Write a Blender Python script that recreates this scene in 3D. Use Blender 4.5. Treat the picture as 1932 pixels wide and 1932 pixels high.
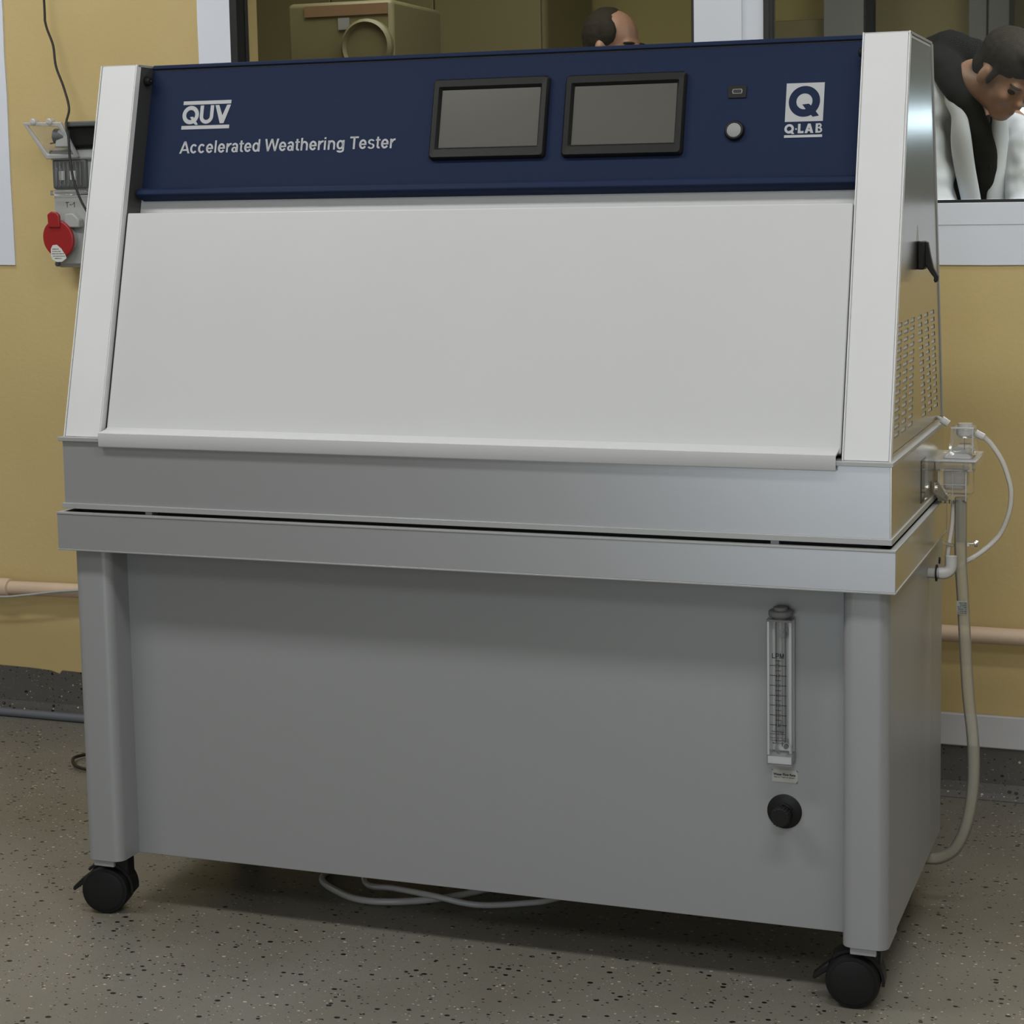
import bpy, bmesh, math, random
from mathutils import Vector, Matrix
random.seed(7)
for o in list(bpy.data.objects): bpy.data.objects.remove(o)
S = bpy.context.scene
COL = S.collection
# ---------------------------------------------------------------- camera
cam = bpy.data.cameras.new('camera'); camo = bpy.data.objects.new('camera', cam); COL.objects.link(camo)
yaw, pitch, roll = 0.3337448514, -0.1135293389, -0.0146197034
F = Vector((-math.sin(yaw)*math.cos(pitch), math.cos(yaw)*math.cos(pitch), math.sin(pitch)))
R0 = Vector((math.cos(yaw), math.sin(yaw), 0)); U0 = R0.cross(F)
Rv = math.cos(roll)*R0 + math.sin(roll)*U0; Uv = -math.sin(roll)*R0 + math.cos(roll)*U0
m = Matrix((Rv, Uv, -F)).transposed().to_4x4(); m.translation = Vector((1.78553937, -2.57061155, 1.18458802))
camo.matrix_world = m
cam.sensor_width = 36; cam.lens = 3516.414*36/1932
cam.shift_x = (966-1079.062)/1932; cam.shift_y = (787.218-966)/1932
cam.clip_start = .05
S.camera = camo
S.cycles.transparent_max_bounces = 32
# ---------------------------------------------------------------- light
S.view_settings.view_transform = 'Standard'; S.view_settings.look = 'None'
S.view_settings.gamma = 1; S.view_settings.exposure = 0; S.view_settings.use_curve_mapping = False
w = bpy.data.worlds.new('world'); S.world = w; w.use_nodes = True
w.node_tree.nodes['Background'].inputs[0].default_value = (.5, .55, .6, 1)
w.node_tree.nodes['Background'].inputs[1].default_value = .05
def area(name, loc, target, sx, sy, power, col=(1, 1, 1)):
    l = bpy.data.lights.new(name, 'AREA'); l.shape = 'RECTANGLE'; l.size = sx; l.size_y = sy; l.energy = power; l.color = col
    o = bpy.data.objects.new(name, l); COL.objects.link(o); o.location = loc
    o.rotation_euler = (Vector(target)-Vector(loc)).to_track_quat('-Z', 'Y').to_euler()
    return o
area('ceiling_lamp', (-.5, -1.05, 2.60), (-.5, -1.05, 0), 1.2, .3, 29, (1, .995, .975))
area('ceiling_lamp.001', (1.7, -1.0, 2.60), (1.7, -1.0, 0), 1.2, .3, 20, (1, .995, .975))
area('ceiling_lamp.004', (-1.1, .42, 2.60), (-1.1, .42, 0), 1.2, .3, 11.5, (.96, .985, 1))
area('ceiling_lamp.006', (2.1, .42, 2.60), (2.1, .42, 0), 1.2, .3, 8, (.96, .985, 1))
area('ceiling_lamp.005', (1.9, -3.0, 2.60), (1.7, -2.6, 0), 1.2, .6, 26, (.97, .99, 1))
area('added_daylight_fill', (.9, -4.5, 1.15), (.9, 0, 1.0), 1.7, 2.1, 26, (.84, .93, 1))  # added area light behind the camera, brightens the satin bands towards the right
area('ceiling_lamp.002', (2.0, 1.9, 2.6), (1.8, 2.2, 0), 1.2, .6, 62, (.93, .97, 1))
area('ceiling_lamp.003', (-.6, 2.6, 2.6), (-.6, 2.8, 0), 1.2, .6, 26, (1, .98, .93))

# ---------------------------------------------------------------- materials
def mat(name, col, rough=.5, metal=0, bump=0, bscale=200, var=0, vscale=4, spec=.5, aniso=0, emit=None, es=1, coat=0):
    m = bpy.data.materials.new(name); m.use_nodes = True; nt = m.node_tree; b = nt.nodes['Principled BSDF']
    b.inputs['Base Color'].default_value = (*col, 1); b.inputs['Roughness'].default_value = rough
    b.inputs['Metallic'].default_value = metal; b.inputs['Specular IOR Level'].default_value = spec
    if aniso: b.inputs['Anisotropic'].default_value = aniso
    if coat: b.inputs['Coat Weight'].default_value = coat
    if emit: b.inputs['Emission Color'].default_value = (*emit, 1); b.inputs['Emission Strength'].default_value = es
    tc = None
    if bump or var:
        tc = nt.nodes.new('ShaderNodeTexCoord')
    if bump:
        n = nt.nodes.new('ShaderNodeTexNoise'); n.inputs['Scale'].default_value = bscale; n.inputs['Detail'].default_value = 3
        nt.links.new(tc.outputs['Object'], n.inputs['Vector'])
        bp = nt.nodes.new('ShaderNodeBump'); bp.inputs['Strength'].default_value = bump; bp.inputs['Distance'].default_value = .002
        nt.links.new(n.outputs['Fac'], bp.inputs['Height']); nt.links.new(bp.outputs['Normal'], b.inputs['Normal'])
    if var:
        n = nt.nodes.new('ShaderNodeTexNoise'); n.inputs['Scale'].default_value = vscale; n.inputs['Detail'].default_value = 5; n.inputs['Roughness'].default_value = .6
        nt.links.new(tc.outputs['Object'], n.inputs['Vector'])
        r = nt.nodes.new('ShaderNodeMapRange'); r.inputs[1].default_value = .3; r.inputs[2].default_value = .7
        r.inputs[3].default_value = 1-var; r.inputs[4].default_value = 1+var
        nt.links.new(n.outputs['Fac'], r.inputs[0])
        mx = nt.nodes.new('ShaderNodeVectorMath'); mx.operation = 'SCALE'; mx.inputs[0].default_value = col
        nt.links.new(r.outputs[0], mx.inputs['Scale']); nt.links.new(mx.outputs[0], b.inputs['Base Color'])
    return m
def clear(name, tint, diff, fac, gloss=.12, rough=.05):
    """clear or milky plastic / glass: see-through with a little body and a mirror sheen"""
    m = bpy.data.materials.new(name); m.use_nodes = True; nt = m.node_tree; nt.nodes.clear()
    out = nt.nodes.new('ShaderNodeOutputMaterial')
    t = nt.nodes.new('ShaderNodeBsdfTransparent'); t.inputs[0].default_value = (*tint, 1)
    d = nt.nodes.new('ShaderNodeBsdfPrincipled'); d.inputs['Base Color'].default_value = (*diff, 1); d.inputs['Roughness'].default_value = .35
    g = nt.nodes.new('ShaderNodeBsdfGlossy'); g.inputs['Roughness'].default_value = rough; g.inputs['Color'].default_value = (.95, .95, .95, 1)
    m1 = nt.nodes.new('ShaderNodeMixShader'); m1.inputs[0].default_value = fac
    nt.links.new(t.outputs[0], m1.inputs[1]); nt.links.new(d.outputs[0], m1.inputs[2])
    fr = nt.nodes.new('ShaderNodeLayerWeight'); fr.inputs[0].default_value = gloss
    m2 = nt.nodes.new('ShaderNodeMixShader'); nt.links.new(fr.outputs['Fresnel'], m2.inputs[0])
    nt.links.new(m1.outputs[0], m2.inputs[1]); nt.links.new(g.outputs[0], m2.inputs[2]); nt.links.new(m2.outputs[0], out.inputs[0])
    return m
M = {}
M['white'] = mat('white_enamel', (.525, .53, .535), .42, bump=.03, bscale=900, var=.015, vscale=3)
M['column'] = mat('pale_enamel', (.62, .625, .63), .4, bump=.02, bscale=900, var=.02, vscale=9)
M['grey'] = mat('grey_enamel', (.285, .292, .30), .36, metal=.15, bump=.05, bscale=1200)
M['band'] = mat('satin_band', (.45, .46, .485), .30, metal=.6, bump=.04, bscale=1200)
M['rim'] = mat('pale_metal_rim', (.36, .365, .365), .45, metal=.3)
M['steel'] = mat('brushed_steel', (.52, .51, .485), .22, metal=1)
M['dark'] = mat('dark_gap', (.012, .012, .012), .7)
M['blue'] = mat('navy_enamel', (.0105, .0190, .052), .6, bump=.15, bscale=700, spec=.12)
M['print'] = mat('silver_print', (.39, .40, .41), .5)
M['black'] = mat('black_plastic', (.009, .009, .009), .45, bump=.05, bscale=800, spec=.25)
M['rubber'] = mat('black_rubber', (.007, .007, .0075), .55, spec=.25)
M['ink'] = mat('black_ink', (.01, .01, .01), .6)
M['screen'] = mat('screen_glass', (.092, .087, .077), .22)
M['lens'] = mat('milky_lens', (.26, .265, .265), .5, spec=.2)
M['usb'] = mat('usb_metal', (.7, .7, .68), .25, metal=1)
M['acrylic'] = clear('clear_acrylic', (.99, .99, .99), (.8, .82, .82), .05, .35, .03)
M['acrylic_light'] = clear('refracted_light', (1, 1, 1), (.97, .98, .98), .75, .3, .05)  # pale body colour stands in for light refracted inside the acrylic
M['clear'] = clear('clear_plastic', (.97, .97, .97), (.75, .75, .75), .10, .3, .05)
M['milky'] = clear('milky_plastic', (.95, .95, .95), (.72, .73, .75), .5, .2, .1)
M['tube'] = clear('clear_hose', (.88, .87, .80), (.60, .58, .50), .38, .25, .08)
M['tubeclear'] = clear('thin_clear_hose', (.95, .95, .95), (.8, .8, .8), .45, .2, .08)
M['innerdark'] = mat('dark_grey_inner_plate', (.055, .055, .052), .4, metal=.2)
M['label'] = mat('label_paper', (.38, .38, .35), .5)
M['labelwhite'] = mat('label_white', (.62, .62, .6), .5)
M['capgrey'] = mat('grey_plastic', (.17, .17, .17), .5)
M['red'] = mat('red_plastic', (.30, .012, .014), .4)
M['socket'] = mat('light_grey_plastic', (.36, .37, .36), .45)
M['socketdark'] = mat('grey_gasket', (.09, .095, .10), .5)
M['brass'] = mat('brass', (.35, .2, .07), .35, metal=1)
M['chrome'] = mat('chrome', (.6, .58, .52), .2, metal=1)
M['cable'] = mat('black_cable', (.01, .01, .01), .45)
M['conduit'] = mat('grey_conduit', (.12, .13, .15), .4)
M['pipe'] = mat('cream_painted_pipe', (.60, .45, .33), .45, bump=.15, bscale=60, var=.06, vscale=12)
M['trim'] = mat('white_painted_trim', (.70, .73, .80), .5, bump=.05, bscale=120, var=.02, vscale=5)
M['base'] = mat('white_baseboard', (.52, .52, .54), .4, var=.02)
M['ceil'] = mat('ceiling_paint', (.75, .75, .73), .8)
M['gasket'] = mat('black_gasket', (.01, .01, .01), .5)
M['glass'] = clear('window_glass', (.76, .76, .72), (.3, .3, .28), .008, .10, .07)
M['far'] = mat('olive_wall_paint', (.34, .29, .12), .7, var=.05, vscale=2)
M['roomwall'] = mat('pale_room_wall', (.55, .52, .44), .8)
M['skin'] = mat('skin', (.33, .185, .13), .5)
M['hair'] = mat('dark_brown_hair', (.03, .026, .021), .7, spec=.1, bump=.4, bscale=60)
M['coat'] = mat('white_coat_cloth', (.64, .68, .76), .8, bump=.1, bscale=300)
M['hood'] = mat('charcoal_knit', (.015, .015, .0145), .95, spec=.05)
M['trouser'] = mat('dark_trousers', (.03, .03, .04), .9)
M['locker'] = mat('grey_locker_enamel', (.22, .23, .23), .5)
M['cabinet'] = mat('olive_cabinet', (.19, .165, .075), .6)
M['green'] = mat('green_machine', (.14, .125, .062), .5)
M['orange'] = mat('faded_red_strip', (.18, .11, .06), .5)
M['daylight'] = mat('bright_daylight', (.8, .85, .9), .5, emit=(.60, .78, 1), es=7)
M['louvre'] = mat('shaded_louvre_steel', (.22, .21, .19), .4, metal=1)  # side panel steel darkened, shade of the recesses put into the colour

def wallmat():
    m = mat('yellow_wall_paint', (.5, .4, .2), .75, bump=.25, bscale=90); nt = m.node_tree; b = nt.nodes['Principled BSDF']
    tc = nt.nodes.new('ShaderNodeTexCoord')
    n = nt.nodes.new('ShaderNodeTexNoise'); n.inputs['Scale'].default_value = 2.2; n.inputs['Detail'].default_value = 6
    nt.links.new(tc.outputs['Object'], n.inputs['Vector'])
    cr = nt.nodes.new('ShaderNodeValToRGB'); e = cr.color_ramp.elements
    e[0].position = .3; e[0].color = (.52, .395, .175, 1); e[1].position = .7; e[1].color = (.585, .455, .215, 1)
    nt.links.new(n.outputs['Fac'], cr.inputs[0]); nt.links.new(cr.outputs[0], b.inputs['Base Color'])
    return m
M['wall'] = wallmat()
def speckle(name, base, scale, dens=.34, rough=.4):
    m = mat(name, base, rough); nt = m.node_tree; b = nt.nodes['Principled BSDF']
    tc = nt.nodes.new('ShaderNodeTexCoord')
    cur = None
    n = nt.nodes.new('ShaderNodeTexNoise'); n.inputs['Scale'].default_value = 3; n.inputs['Detail'].default_value = 6
    nt.links.new(tc.outputs['Object'], n.inputs['Vector'])
    cr = nt.nodes.new('ShaderNodeValToRGB'); e = cr.color_ramp.elements
    e[0].position = .3; e[0].color = (base[0]*.86, base[1]*.84, base[2]*.8, 1); e[1].position = .7; e[1].color = (base[0]*1.1, base[1]*1.1, base[2]*1.12, 1)
    nt.links.new(n.outputs['Fac'], cr.inputs[0]); cur = cr.outputs[0]
    for k, (col, sc, thr, size) in enumerate([((.006, .006, .007), 1, .66, .27), ((.48, .43, .31), 1.1, .64, .25), ((.02, .02, .02), 1.7, .72, .25), ((.42, .39, .32), 1.9, .72, .26), ((.14, .13, .11), 2.6, .6, .3)]):
        mp = nt.nodes.new('ShaderNodeMapping'); mp.inputs['Location'].default_value = (3.1*k+.3, 1.7*k, .9*k)
        mp.inputs['Rotation'].default_value = (0, 0, .5*k)
        mp.inputs['Scale'].default_value = (scale*sc*.75, scale*sc, scale*sc)
        nt.links.new(tc.outputs['Object'], mp.inputs['Vector'])
        # wobble so the chips are ragged
        v = nt.nodes.new('ShaderNodeTexVoronoi'); v.inputs['Scale'].default_value = 1; v.distance = 'MANHATTAN' if k % 2 else 'EUCLIDEAN'
        nt.links.new(mp.outputs[0], v.inputs['Vector'])
        sep = nt.nodes.new('ShaderNodeSeparateColor'); nt.links.new(v.outputs['Color'], sep.inputs[0])
        g = nt.nodes.new('ShaderNodeMath'); g.operation = 'GREATER_THAN'; g.inputs[1].default_value = thr; nt.links.new(sep.outputs[0], g.inputs[0])
        sz = nt.nodes.new('ShaderNodeMath'); sz.operation = 'MULTIPLY_ADD'; sz.inputs[1].default_value = size*.9; sz.inputs[2].default_value = size*.35
        nt.links.new(sep.outputs[1], sz.inputs[0])
        l = nt.nodes.new('ShaderNodeMath'); l.operation = 'LESS_THAN'; nt.links.new(v.outputs['Distance'], l.inputs[0]); nt.links.new(sz.outputs[0], l.inputs[1])
        mu = nt.nodes.new('ShaderNodeMath'); mu.operation = 'MULTIPLY'; nt.links.new(g.outputs[0], mu.inputs[0]); nt.links.new(l.outputs[0], mu.inputs[1])
        mx = nt.nodes.new('ShaderNodeMix'); mx.data_type = 'RGBA'; nt.links.new(mu.outputs[0], mx.inputs['Factor'])
        nt.links.new(cur, mx.inputs['A']); mx.inputs['B'].default_value = (*col, 1); cur = mx.outputs['Result']
    nt.links.new(cur, b.inputs['Base Color'])
    return m
M['floor'] = speckle('speckled_vinyl', (.165, .156, .132), 88)
M['cove'] = speckle('speckled_cove_vinyl', (.10, .095, .09), 85)

# ---------------------------------------------------------------- helpers
def root(name, label, cat, loc, group=None):
    o = bpy.data.objects.new(name, None); COL.objects.link(o); o.location = loc; o.empty_display_size = .05
    o['label'] = label; o['category'] = cat
    if group: o['group'] = group
    return o
def wm(o):
    m = Matrix.Identity(4)
    while o is not None:
        m = Matrix.Translation(o.location) @ m if o.parent is None else o.matrix_parent_inverse @ Matrix.Translation(o.location) @ m
        o = o.parent
    return m
def setp(o, par):
    if par is None: return
    o.parent = par; o.matrix_parent_inverse = Matrix.Identity(4)
    # all meshes are built in world coordinates
    o.location = -abspos(par)
def abspos(o):
    p = Vector((0, 0, 0))
    while o is not None: p += Vector(o.location); o = o.parent
    return p
def new(name, verts, faces, m, par=None, smooth=False, bevel=0, seg=2, label=None, sub=0):
    me = bpy.data.meshes.new(name); me.from_pydata([tuple(v) for v in verts], [], faces); me.update()
    bm = bmesh.new(); bm.from_mesh(me); bmesh.ops.recalc_face_normals(bm, faces=bm.faces); bm.to_mesh(me); bm.free()
    me.materials.append(m)
    o = bpy.data.objects.new(name, me); COL.objects.link(o)
    # put the origin near the mesh
    if smooth:
        for p in me.polygons: p.use_smooth = True
    if bevel:
        b = o.modifiers.new('b', 'BEVEL'); b.width = bevel; b.segments = seg; b.limit_method = 'ANGLE'; b.angle_limit = math.radians(40)
    if sub:
        b = o.modifiers.new('s', 'SUBSURF'); b.levels = sub; b.render_levels = sub
    if smooth == 'auto' or bevel:
        for p in me.polygons: p.use_smooth = True
        try: me.set_sharp_from_angle(angle=math.radians(40))
        except Exception: pass
    setp(o, par)
    if label: o['label'] = label
    return o
def boxv(x0, x1, y0, y1, z0, z1):
    v = [(x, y, z) for x in (x0, x1) for y in (y0, y1) for z in (z0, z1)]
    f = [(0, 1, 3, 2), (4, 6, 7, 5), (0, 4, 5, 1), (2, 3, 7, 6), (0, 2, 6, 4), (1, 5, 7, 3)]
    return v, f
def box(name, x0, x1, y0, y1, z0, z1, m, par=None, bevel=0, **k):
    v, f = boxv(x0, x1, y0, y1, z0, z1); return new(name, v, f, m, par, bevel=bevel, **k)
def merge(parts):
    V, Fc = [], []
    for v, f in parts:
        n = len(V); V += list(v); Fc += [tuple(i+n for i in q) for q in f]
    return V, Fc
def boxes(name, lst, m, par=None, bevel=0, **k):
    v, f = merge([boxv(*b) for b in lst]); return new(name, v, f, m, par, bevel=bevel, **k)
def prismv(poly, d):
    """poly: 3D points, extruded by vector d"""
    n = len(poly); v = [Vector(p) for p in poly]+[Vector(p)+Vector(d) for p in poly]
    f = [tuple(range(n)), tuple(range(2*n-1, n-1, -1))]+[(i, (i+1) % n, n+(i+1) % n, n+i) for i in range(n)]
    return v, f
def prism(name, poly, d, m, par=None, bevel=0, **k):
    v, f = prismv(poly, d); return new(name, v, f, m, par, bevel=bevel, **k)
class Fr:
    """local frame: u,v in the plane, n out of it"""
    def __init__(s, o, u, v):
        s.o = Vector(o); s.u = Vector(u).normalized(); s.v = Vector(v).normalized(); s.n = s.u.cross(s.v)
    def p(s, a, b, c=0): return s.o+s.u*a+s.v*b+s.n*c
    def box(s, a0, a1, b0, b1, c0, c1):
        v, f = boxv(a0, a1, b0, b1, c0, c1); return [s.p(*q) for q in v], f
    def poly(s, pts, c0, c1): return prismv([s.p(a, b, c0) for a, b in pts], s.n*(c1-c0))
    def lathe(s, prof, seg=32, ca=0, cb=0, cap=True):
        """prof: (radius, height along n)"""
        V, Fc = [], []
        for r, h in prof:
            for i in range(seg):
                t = 2*math.pi*i/seg; V.append(s.p(ca+r*math.cos(t), cb+r*math.sin(t), h))
        for j in range(len(prof)-1):
            for i in range(seg): Fc.append((j*seg+i, j*seg+(i+1) % seg, (j+1)*seg+(i+1) % seg, (j+1)*seg+i))
        if cap: Fc += [tuple(range(seg)), tuple(range((len(prof)-1)*seg, len(prof)*seg))]
        return V, Fc
    def ring(s, ro, ri, c0, c1, ca=0, cb=0, seg=40, a0=0, a1=2*math.pi, sx=1):
        full = abs(a1-a0-2*math.pi) < 1e-6; n = seg if full else seg+1; V, Fc = [], []
        for i in range(n):
            t = a0+(a1-a0)*i/seg
            for r, c in ((ro, c0), (ro, c1), (ri, c1), (ri, c0)): V.append(s.p(ca+r*math.cos(t)*sx, cb+r*math.sin(t), c))
        for i in range(seg):
            j = (i+1) % n
            for k in range(4): Fc.append((i*4+k, j*4+k, j*4+(k+1) % 4, i*4+(k+1) % 4))
        if not full: Fc += [(0, 1, 2, 3), tuple(4*(n-1)+q for q in (3, 2, 1, 0))]
        return V, Fc
def catmull(P, n=10):
    P = [Vector(p) for p in P]; Q = [2*P[0]-P[1]]+P+[2*P[-1]-P[-2]]; out = []
    for i in range(1, len(Q)-2):
        a, b, c, d = Q[i-1:i+3]
        for k in range(n):
            t = k/n; out.append(.5*((2*b)+(c-a)*t+(2*a-5*b+4*c-d)*t*t+(3*b-a-3*c+d)*t**3))
    out.append(P[-1]); return out
def sweep(P, r, seg=12, smooth=True, n=10):
    C = catmull(P, n) if smooth else [Vector(p) for p in P]
    V, Fc = [], []; up = None
    for i, c in enumerate(C):
        t = (C[min(i+1, len(C)-1)]-C[max(i-1, 0)]).normalized()
        if up is None: up = t.orthogonal().normalized()
        up = (up-t*up.dot(t)).normalized(); sd = t.cross(up)
        rr = r(i/(len(C)-1)) if callable(r) else r
        for k in range(seg):
            a = 2*math.pi*k/seg; V.append(c+up*rr*math.cos(a)+sd*rr*math.sin(a))
    for i in range(len(C)-1):
        for k in range(seg): Fc.append((i*seg+k, i*seg+(k+1) % seg, (i+1)*seg+(k+1) % seg, (i+1)*seg+k))
    Fc += [tuple(range(seg)), tuple(range((len(C)-1)*seg, len(C)*seg))]
    return V, Fc
def tube(name, P, r, m, par=None, seg=12, n=10, **k):
    v, f = sweep(P, r, seg, n=n); return new(name, v, f, m, par, smooth=True, **k)
def rrect(x0, x1, y0, y1, r, n=5):
    out = []
    for cx, cy, a in ((x1-r, y1-r, 0), (x0+r, y1-r, 90), (x0+r, y0+r, 180), (x1-r, y0+r, 270)):
        for k in range(n+1):
            t = math.radians(a+90*k/n); out.append((cx+r*math.cos(t), cy+r*math.sin(t)))
    return out
def text(name, s, fr, a0, a1, b0, b1, c, m, par, bold=0, thick=.0003, sp=1.0, hand=False, label=None):
    """lettering fitted into the rectangle a0..a1, b0..b1 of frame fr"""
    cu = bpy.data.curves.new(name, 'FONT'); cu.body = s; cu.offset = bold; cu.space_character = sp; cu.resolution_u = 3; cu.align_x = 'CENTER'
    o = bpy.data.objects.new(name, cu); COL.objects.link(o); bpy.context.view_layer.update()
    me = bpy.data.meshes.new_from_object(o); bpy.data.objects.remove(o)
    xs = [v.co.x for v in me.vertices]; ys = [v.co.y for v in me.vertices]
    x0, x1, y0, y1 = min(xs), max(xs), min(ys), max(ys)
    for v in me.vertices:
        p = fr.p(a0+(v.co.x-x0)/(x1-x0)*(a1-a0), b0+(v.co.y-y0)/(y1-y0)*(b1-b0), c+thick); v.co = p
    me.materials.clear(); me.materials.append(m); me.name = name
    o = bpy.data.objects.new(name, me); COL.objects.link(o); setp(o, par)
    if label: o['label'] = label
    return o
def struct(o): o['kind'] = 'structure'; return o

# ================================================================ SETTING
YW = 1.10
X0, X1, YB, ZC = -3.0, 3.4, -4.6, 2.68
def s(o): return struct(o)
s(box('floor', X0, X1, YB, YW+.12, -.05, 0, M['floor']))
s(box('ceiling', X0, X1, YB, YW+.12, ZC, ZC+.05, M['ceil']))
s(box('wall_left', X0-.1, X0, YB, YW+.12, 0, ZC, M['roomwall']))
s(box('wall_right', X1, X1+.1, YB, YW+.12, 0, ZC, M['roomwall']))
s(box('wall_front', X0, X1, YB-.1, YB, 0, ZC, M['roomwall']))
WB, WT, WL, WR = 1.1803, 2.25, -.262, 2.62   # the opening
ML, MR = .785, .926
s(boxes('wall_back', [(X0, WL, YW, YW+.12, 0, ZC), (WL, WR, YW, YW+.12, 0, WB), (WL, WR, YW, YW+.12, WT, ZC), (WR, X1, YW, YW+.12, 0, ZC)], M['wall']))
# painted white bands around the openings, a couple of millimetres proud
def ragged(x0, x1, z0, z1, side):
    pts = []
    n = 14
    def j(a): return a+random.uniform(-.0015, .0015)
    if 'l' in side: pts += [(j(x0), z0+(z1-z0)*k/n) for k in range(n+1)][::-1]
    else: pts += [(x0, z1), (x0, z0)]
    if 'b' in side: pts += [(x0+(x1-x0)*k/30, j(z0)) for k in range(1, 30)]
    if 'r' in side: pts += [(j(x1), z0+(z1-z0)*k/n) for k in range(n+1)]
    else: pts += [(x1, z0), (x1, z1)]
    return pts
def trimp(name, pts, y, d, m, par=None):
    v, f = prismv([(x, y-d, z) for x, z in pts], (0, d, 0)); return new(name, v, f, m, par)
s(trimp('trim_1', ragged(WL-.079, WL, 1.0576, WT+.08, 'l'), YW, .004, M['trim']))
s(trimp('trim_2', ragged(WL, WR, 1.0576, 1.1346, 'b'), YW, .004, M['trim']))
s(box('trim_3', WL, WR, YW-.0055, YW+.02, 1.1346, 1.1775, M['trim'], bevel=.001))
s(trimp('trim_4', ragged(-1.6, -.8447, 1.0646, 2.4, 'rb'), YW, .004, M['trim']))
s(box('trim_5', WL-.08, WR, YW-.004, YW, WT, WT+.08, M['trim']))
# mullion between the two windows: a wide post and a narrower stepped one
s(boxes('trim_6', [(ML, .8825, YW-.006, YW+.06, WB, WT), (.8825, MR, YW+.004, YW+.06, WB, WT)], M['trim']))
def window(name, x0, x1, gl, gr, gb):
    fr = s(boxes(name, [(x0, x0+gl, YW-.004, YW+.05, WB, WT), (x1-gr, x1, YW-.004, YW+.05, WB, WT), (x0, x1, YW-.004, YW+.05, WB-.003, WB-.003+gb), (x0, x1, YW-.004, YW+.05, WT-.012, WT)], M['gasket'], bevel=.0015))
    box('window_pane', x0+gl, x1-gr, YW+.028, YW+.034, WB+.004, WT-.01, M['glass'], fr)
window('window_1', WL, ML, .017, .006, .006)
window('window_2', MR, WR, .0125, .012, .0062)
# skirting: welted speckled cove, with a white board over it at the right
def covepts():
    top = [(X0, .113), (-.95, .1125), (-.86, .1115), (-.80, .1085), (-.775, .1015), (-.768, .1105), (-.70, .1085), (-.4, .104), (.4, .1035), (1.0, .1032), (X1, .1032)]
    return top
prof = []
V, Fc = [], []
tp = covepts()
for x, h in tp:
    for y, z in ((YW-.004, h), (YW-.005, .03), (YW-.010, .012), (YW-.022, .002), (YW-.022, 0), (YW, 0), (YW, h)): V.append((x, y, z))
for i in range(len(tp)-1):
    for k in range(7): Fc.append((i*7+k, (i+1)*7+k, (i+1)*7+(k+1) % 7, i*7+(k+1) % 7))
Fc += [tuple(range(7)), tuple(range((len(tp)-1)*7, len(tp)*7))]
s(new('baseboard_back', V, Fc, M['cove']))
s(box('trim_7', .55, X1, YW-.011, YW, .1032, .1695, M['base'], bevel=.003))

# ---- things on the back wall
def pipe_x(name, label, cat, pts, r, m, par=None):
    v, f = sweep(pts, r, 20, smooth=False); o = new(name, v, f, m, par, smooth='auto')
    if cat: o['category'] = cat; o['label'] = label
    return o
hp = root('heating_pipe', 'cream painted heating pipe running along the yellow wall above the skirting', 'pipe', (0, 1.05, .31))
pipe_x('pipe_run', '', None, [(X0, 1.056, .300), (-.9, 1.056, .3115), (.2, 1.056, .327), (1.29, 1.056, .3385), (X1, 1.056, .3385)], .0165, M['pipe'], hp)
f = Fr((-.885, 1.056, .3117), (0, 1, 0), (0, 0, 1))
v_, f_ = f.lathe([(.0175, -.05), (.0215, -.048), (.0225, .004), (.0215, .014), (.0175, .016)], 24); new('coupling', v_, f_, M['pipe'], hp, smooth='auto')
for xx in (-1.5, .45, 2.1):
    v_, f_ = Fr((xx, 1.056, .32), (0, 1, 0), (0, 0, 1)).ring(.019, .0165, -.01, .01); n = len(v_)
    b2 = boxv(xx-.008, xx+.008, 1.07, 1.10, .30, .34); v_, f_ = merge([(v_, f_), b2]); new('bracket', v_, f_, M['pipe'], hp)
o = tube('thin_cable', [(X0, 1.03, .285), (-1.2, 1.032, .287), (-.903, 1.033, .2935), (-.815, 1.033, .302), (-.705, 1.033, .3175), (-.5, 1.036, .335), (-.2, 1.04, .346), (.3, 1.08, .347)], .0028, M['socket'])
o['label'] = 'thin pale cable laid across the front of the cream pipe at lower left'; o['category'] = 'cable'
o = tube('floor_conduit', [(X0, 1.062, .0095), (-.9, 1.062, .0095), (.2, 1.062, .0095), (.5, 1.062, .0095)], .0095, M['conduit'], seg=16)
o['label'] = 'dark grey plastic conduit lying on the floor against the skirting'; o['category'] = 'conduit'
o = tube('hanging_cable', [(-.712, 1.06, 1.95), (-.7077, 1.06, 1.656), (-.7064, 1.06, 1.604), (-.6896, 1.06, 1.5565), (-.681, 1.055, 1.5094), (-.6599, 1.05, 1.4618), (-.6417, 1.04, 1.4144), (-.624, 1.0, 1.3788), (-.6125, .99, 1.345), (-.608, .985, 1.302), (-.596, .98, 1.249), (-.57, .98, 1.19), (-.50, .98, 1.10), (-.42, 1.03, 1.0)], .0027, M['cable'])
o['label'] = 'thin black cable hanging down the yellow wall in front of the socket box'; o['category'] = 'cable'

# ---- socket box
sb = root('socket_box', 'grey wall power box with red round socket cap and open clear lid', 'socket box', (-.62, 1.09, 1.2))
yf = 1.04
box('housing', -.6935, -.50, yf, 1.10, 1.0605, 1.327, M['socket'], sb, bevel=.008, seg=3)
box('cover_plate', -.688, -.505, yf-.006, yf, 1.068, 1.222, M['socket'], sb, bevel=.004)
box('cover_shelf', -.6915, -.503, yf-.012, yf, 1.300, 1.3225, M['socket'], sb, bevel=.006, seg=3)
for zz, xx in ((1.069, -.684), (1.3165, -.6865)):
    v_, f_ = Fr((xx, yf-.006, zz), (1, 0, 0), (0, 0, 1)).lathe([(.006, 0), (.006, .004), (.004, .0055)], 16); new('corner_screw', v_, f_, M['socketdark'], sb)
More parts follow.
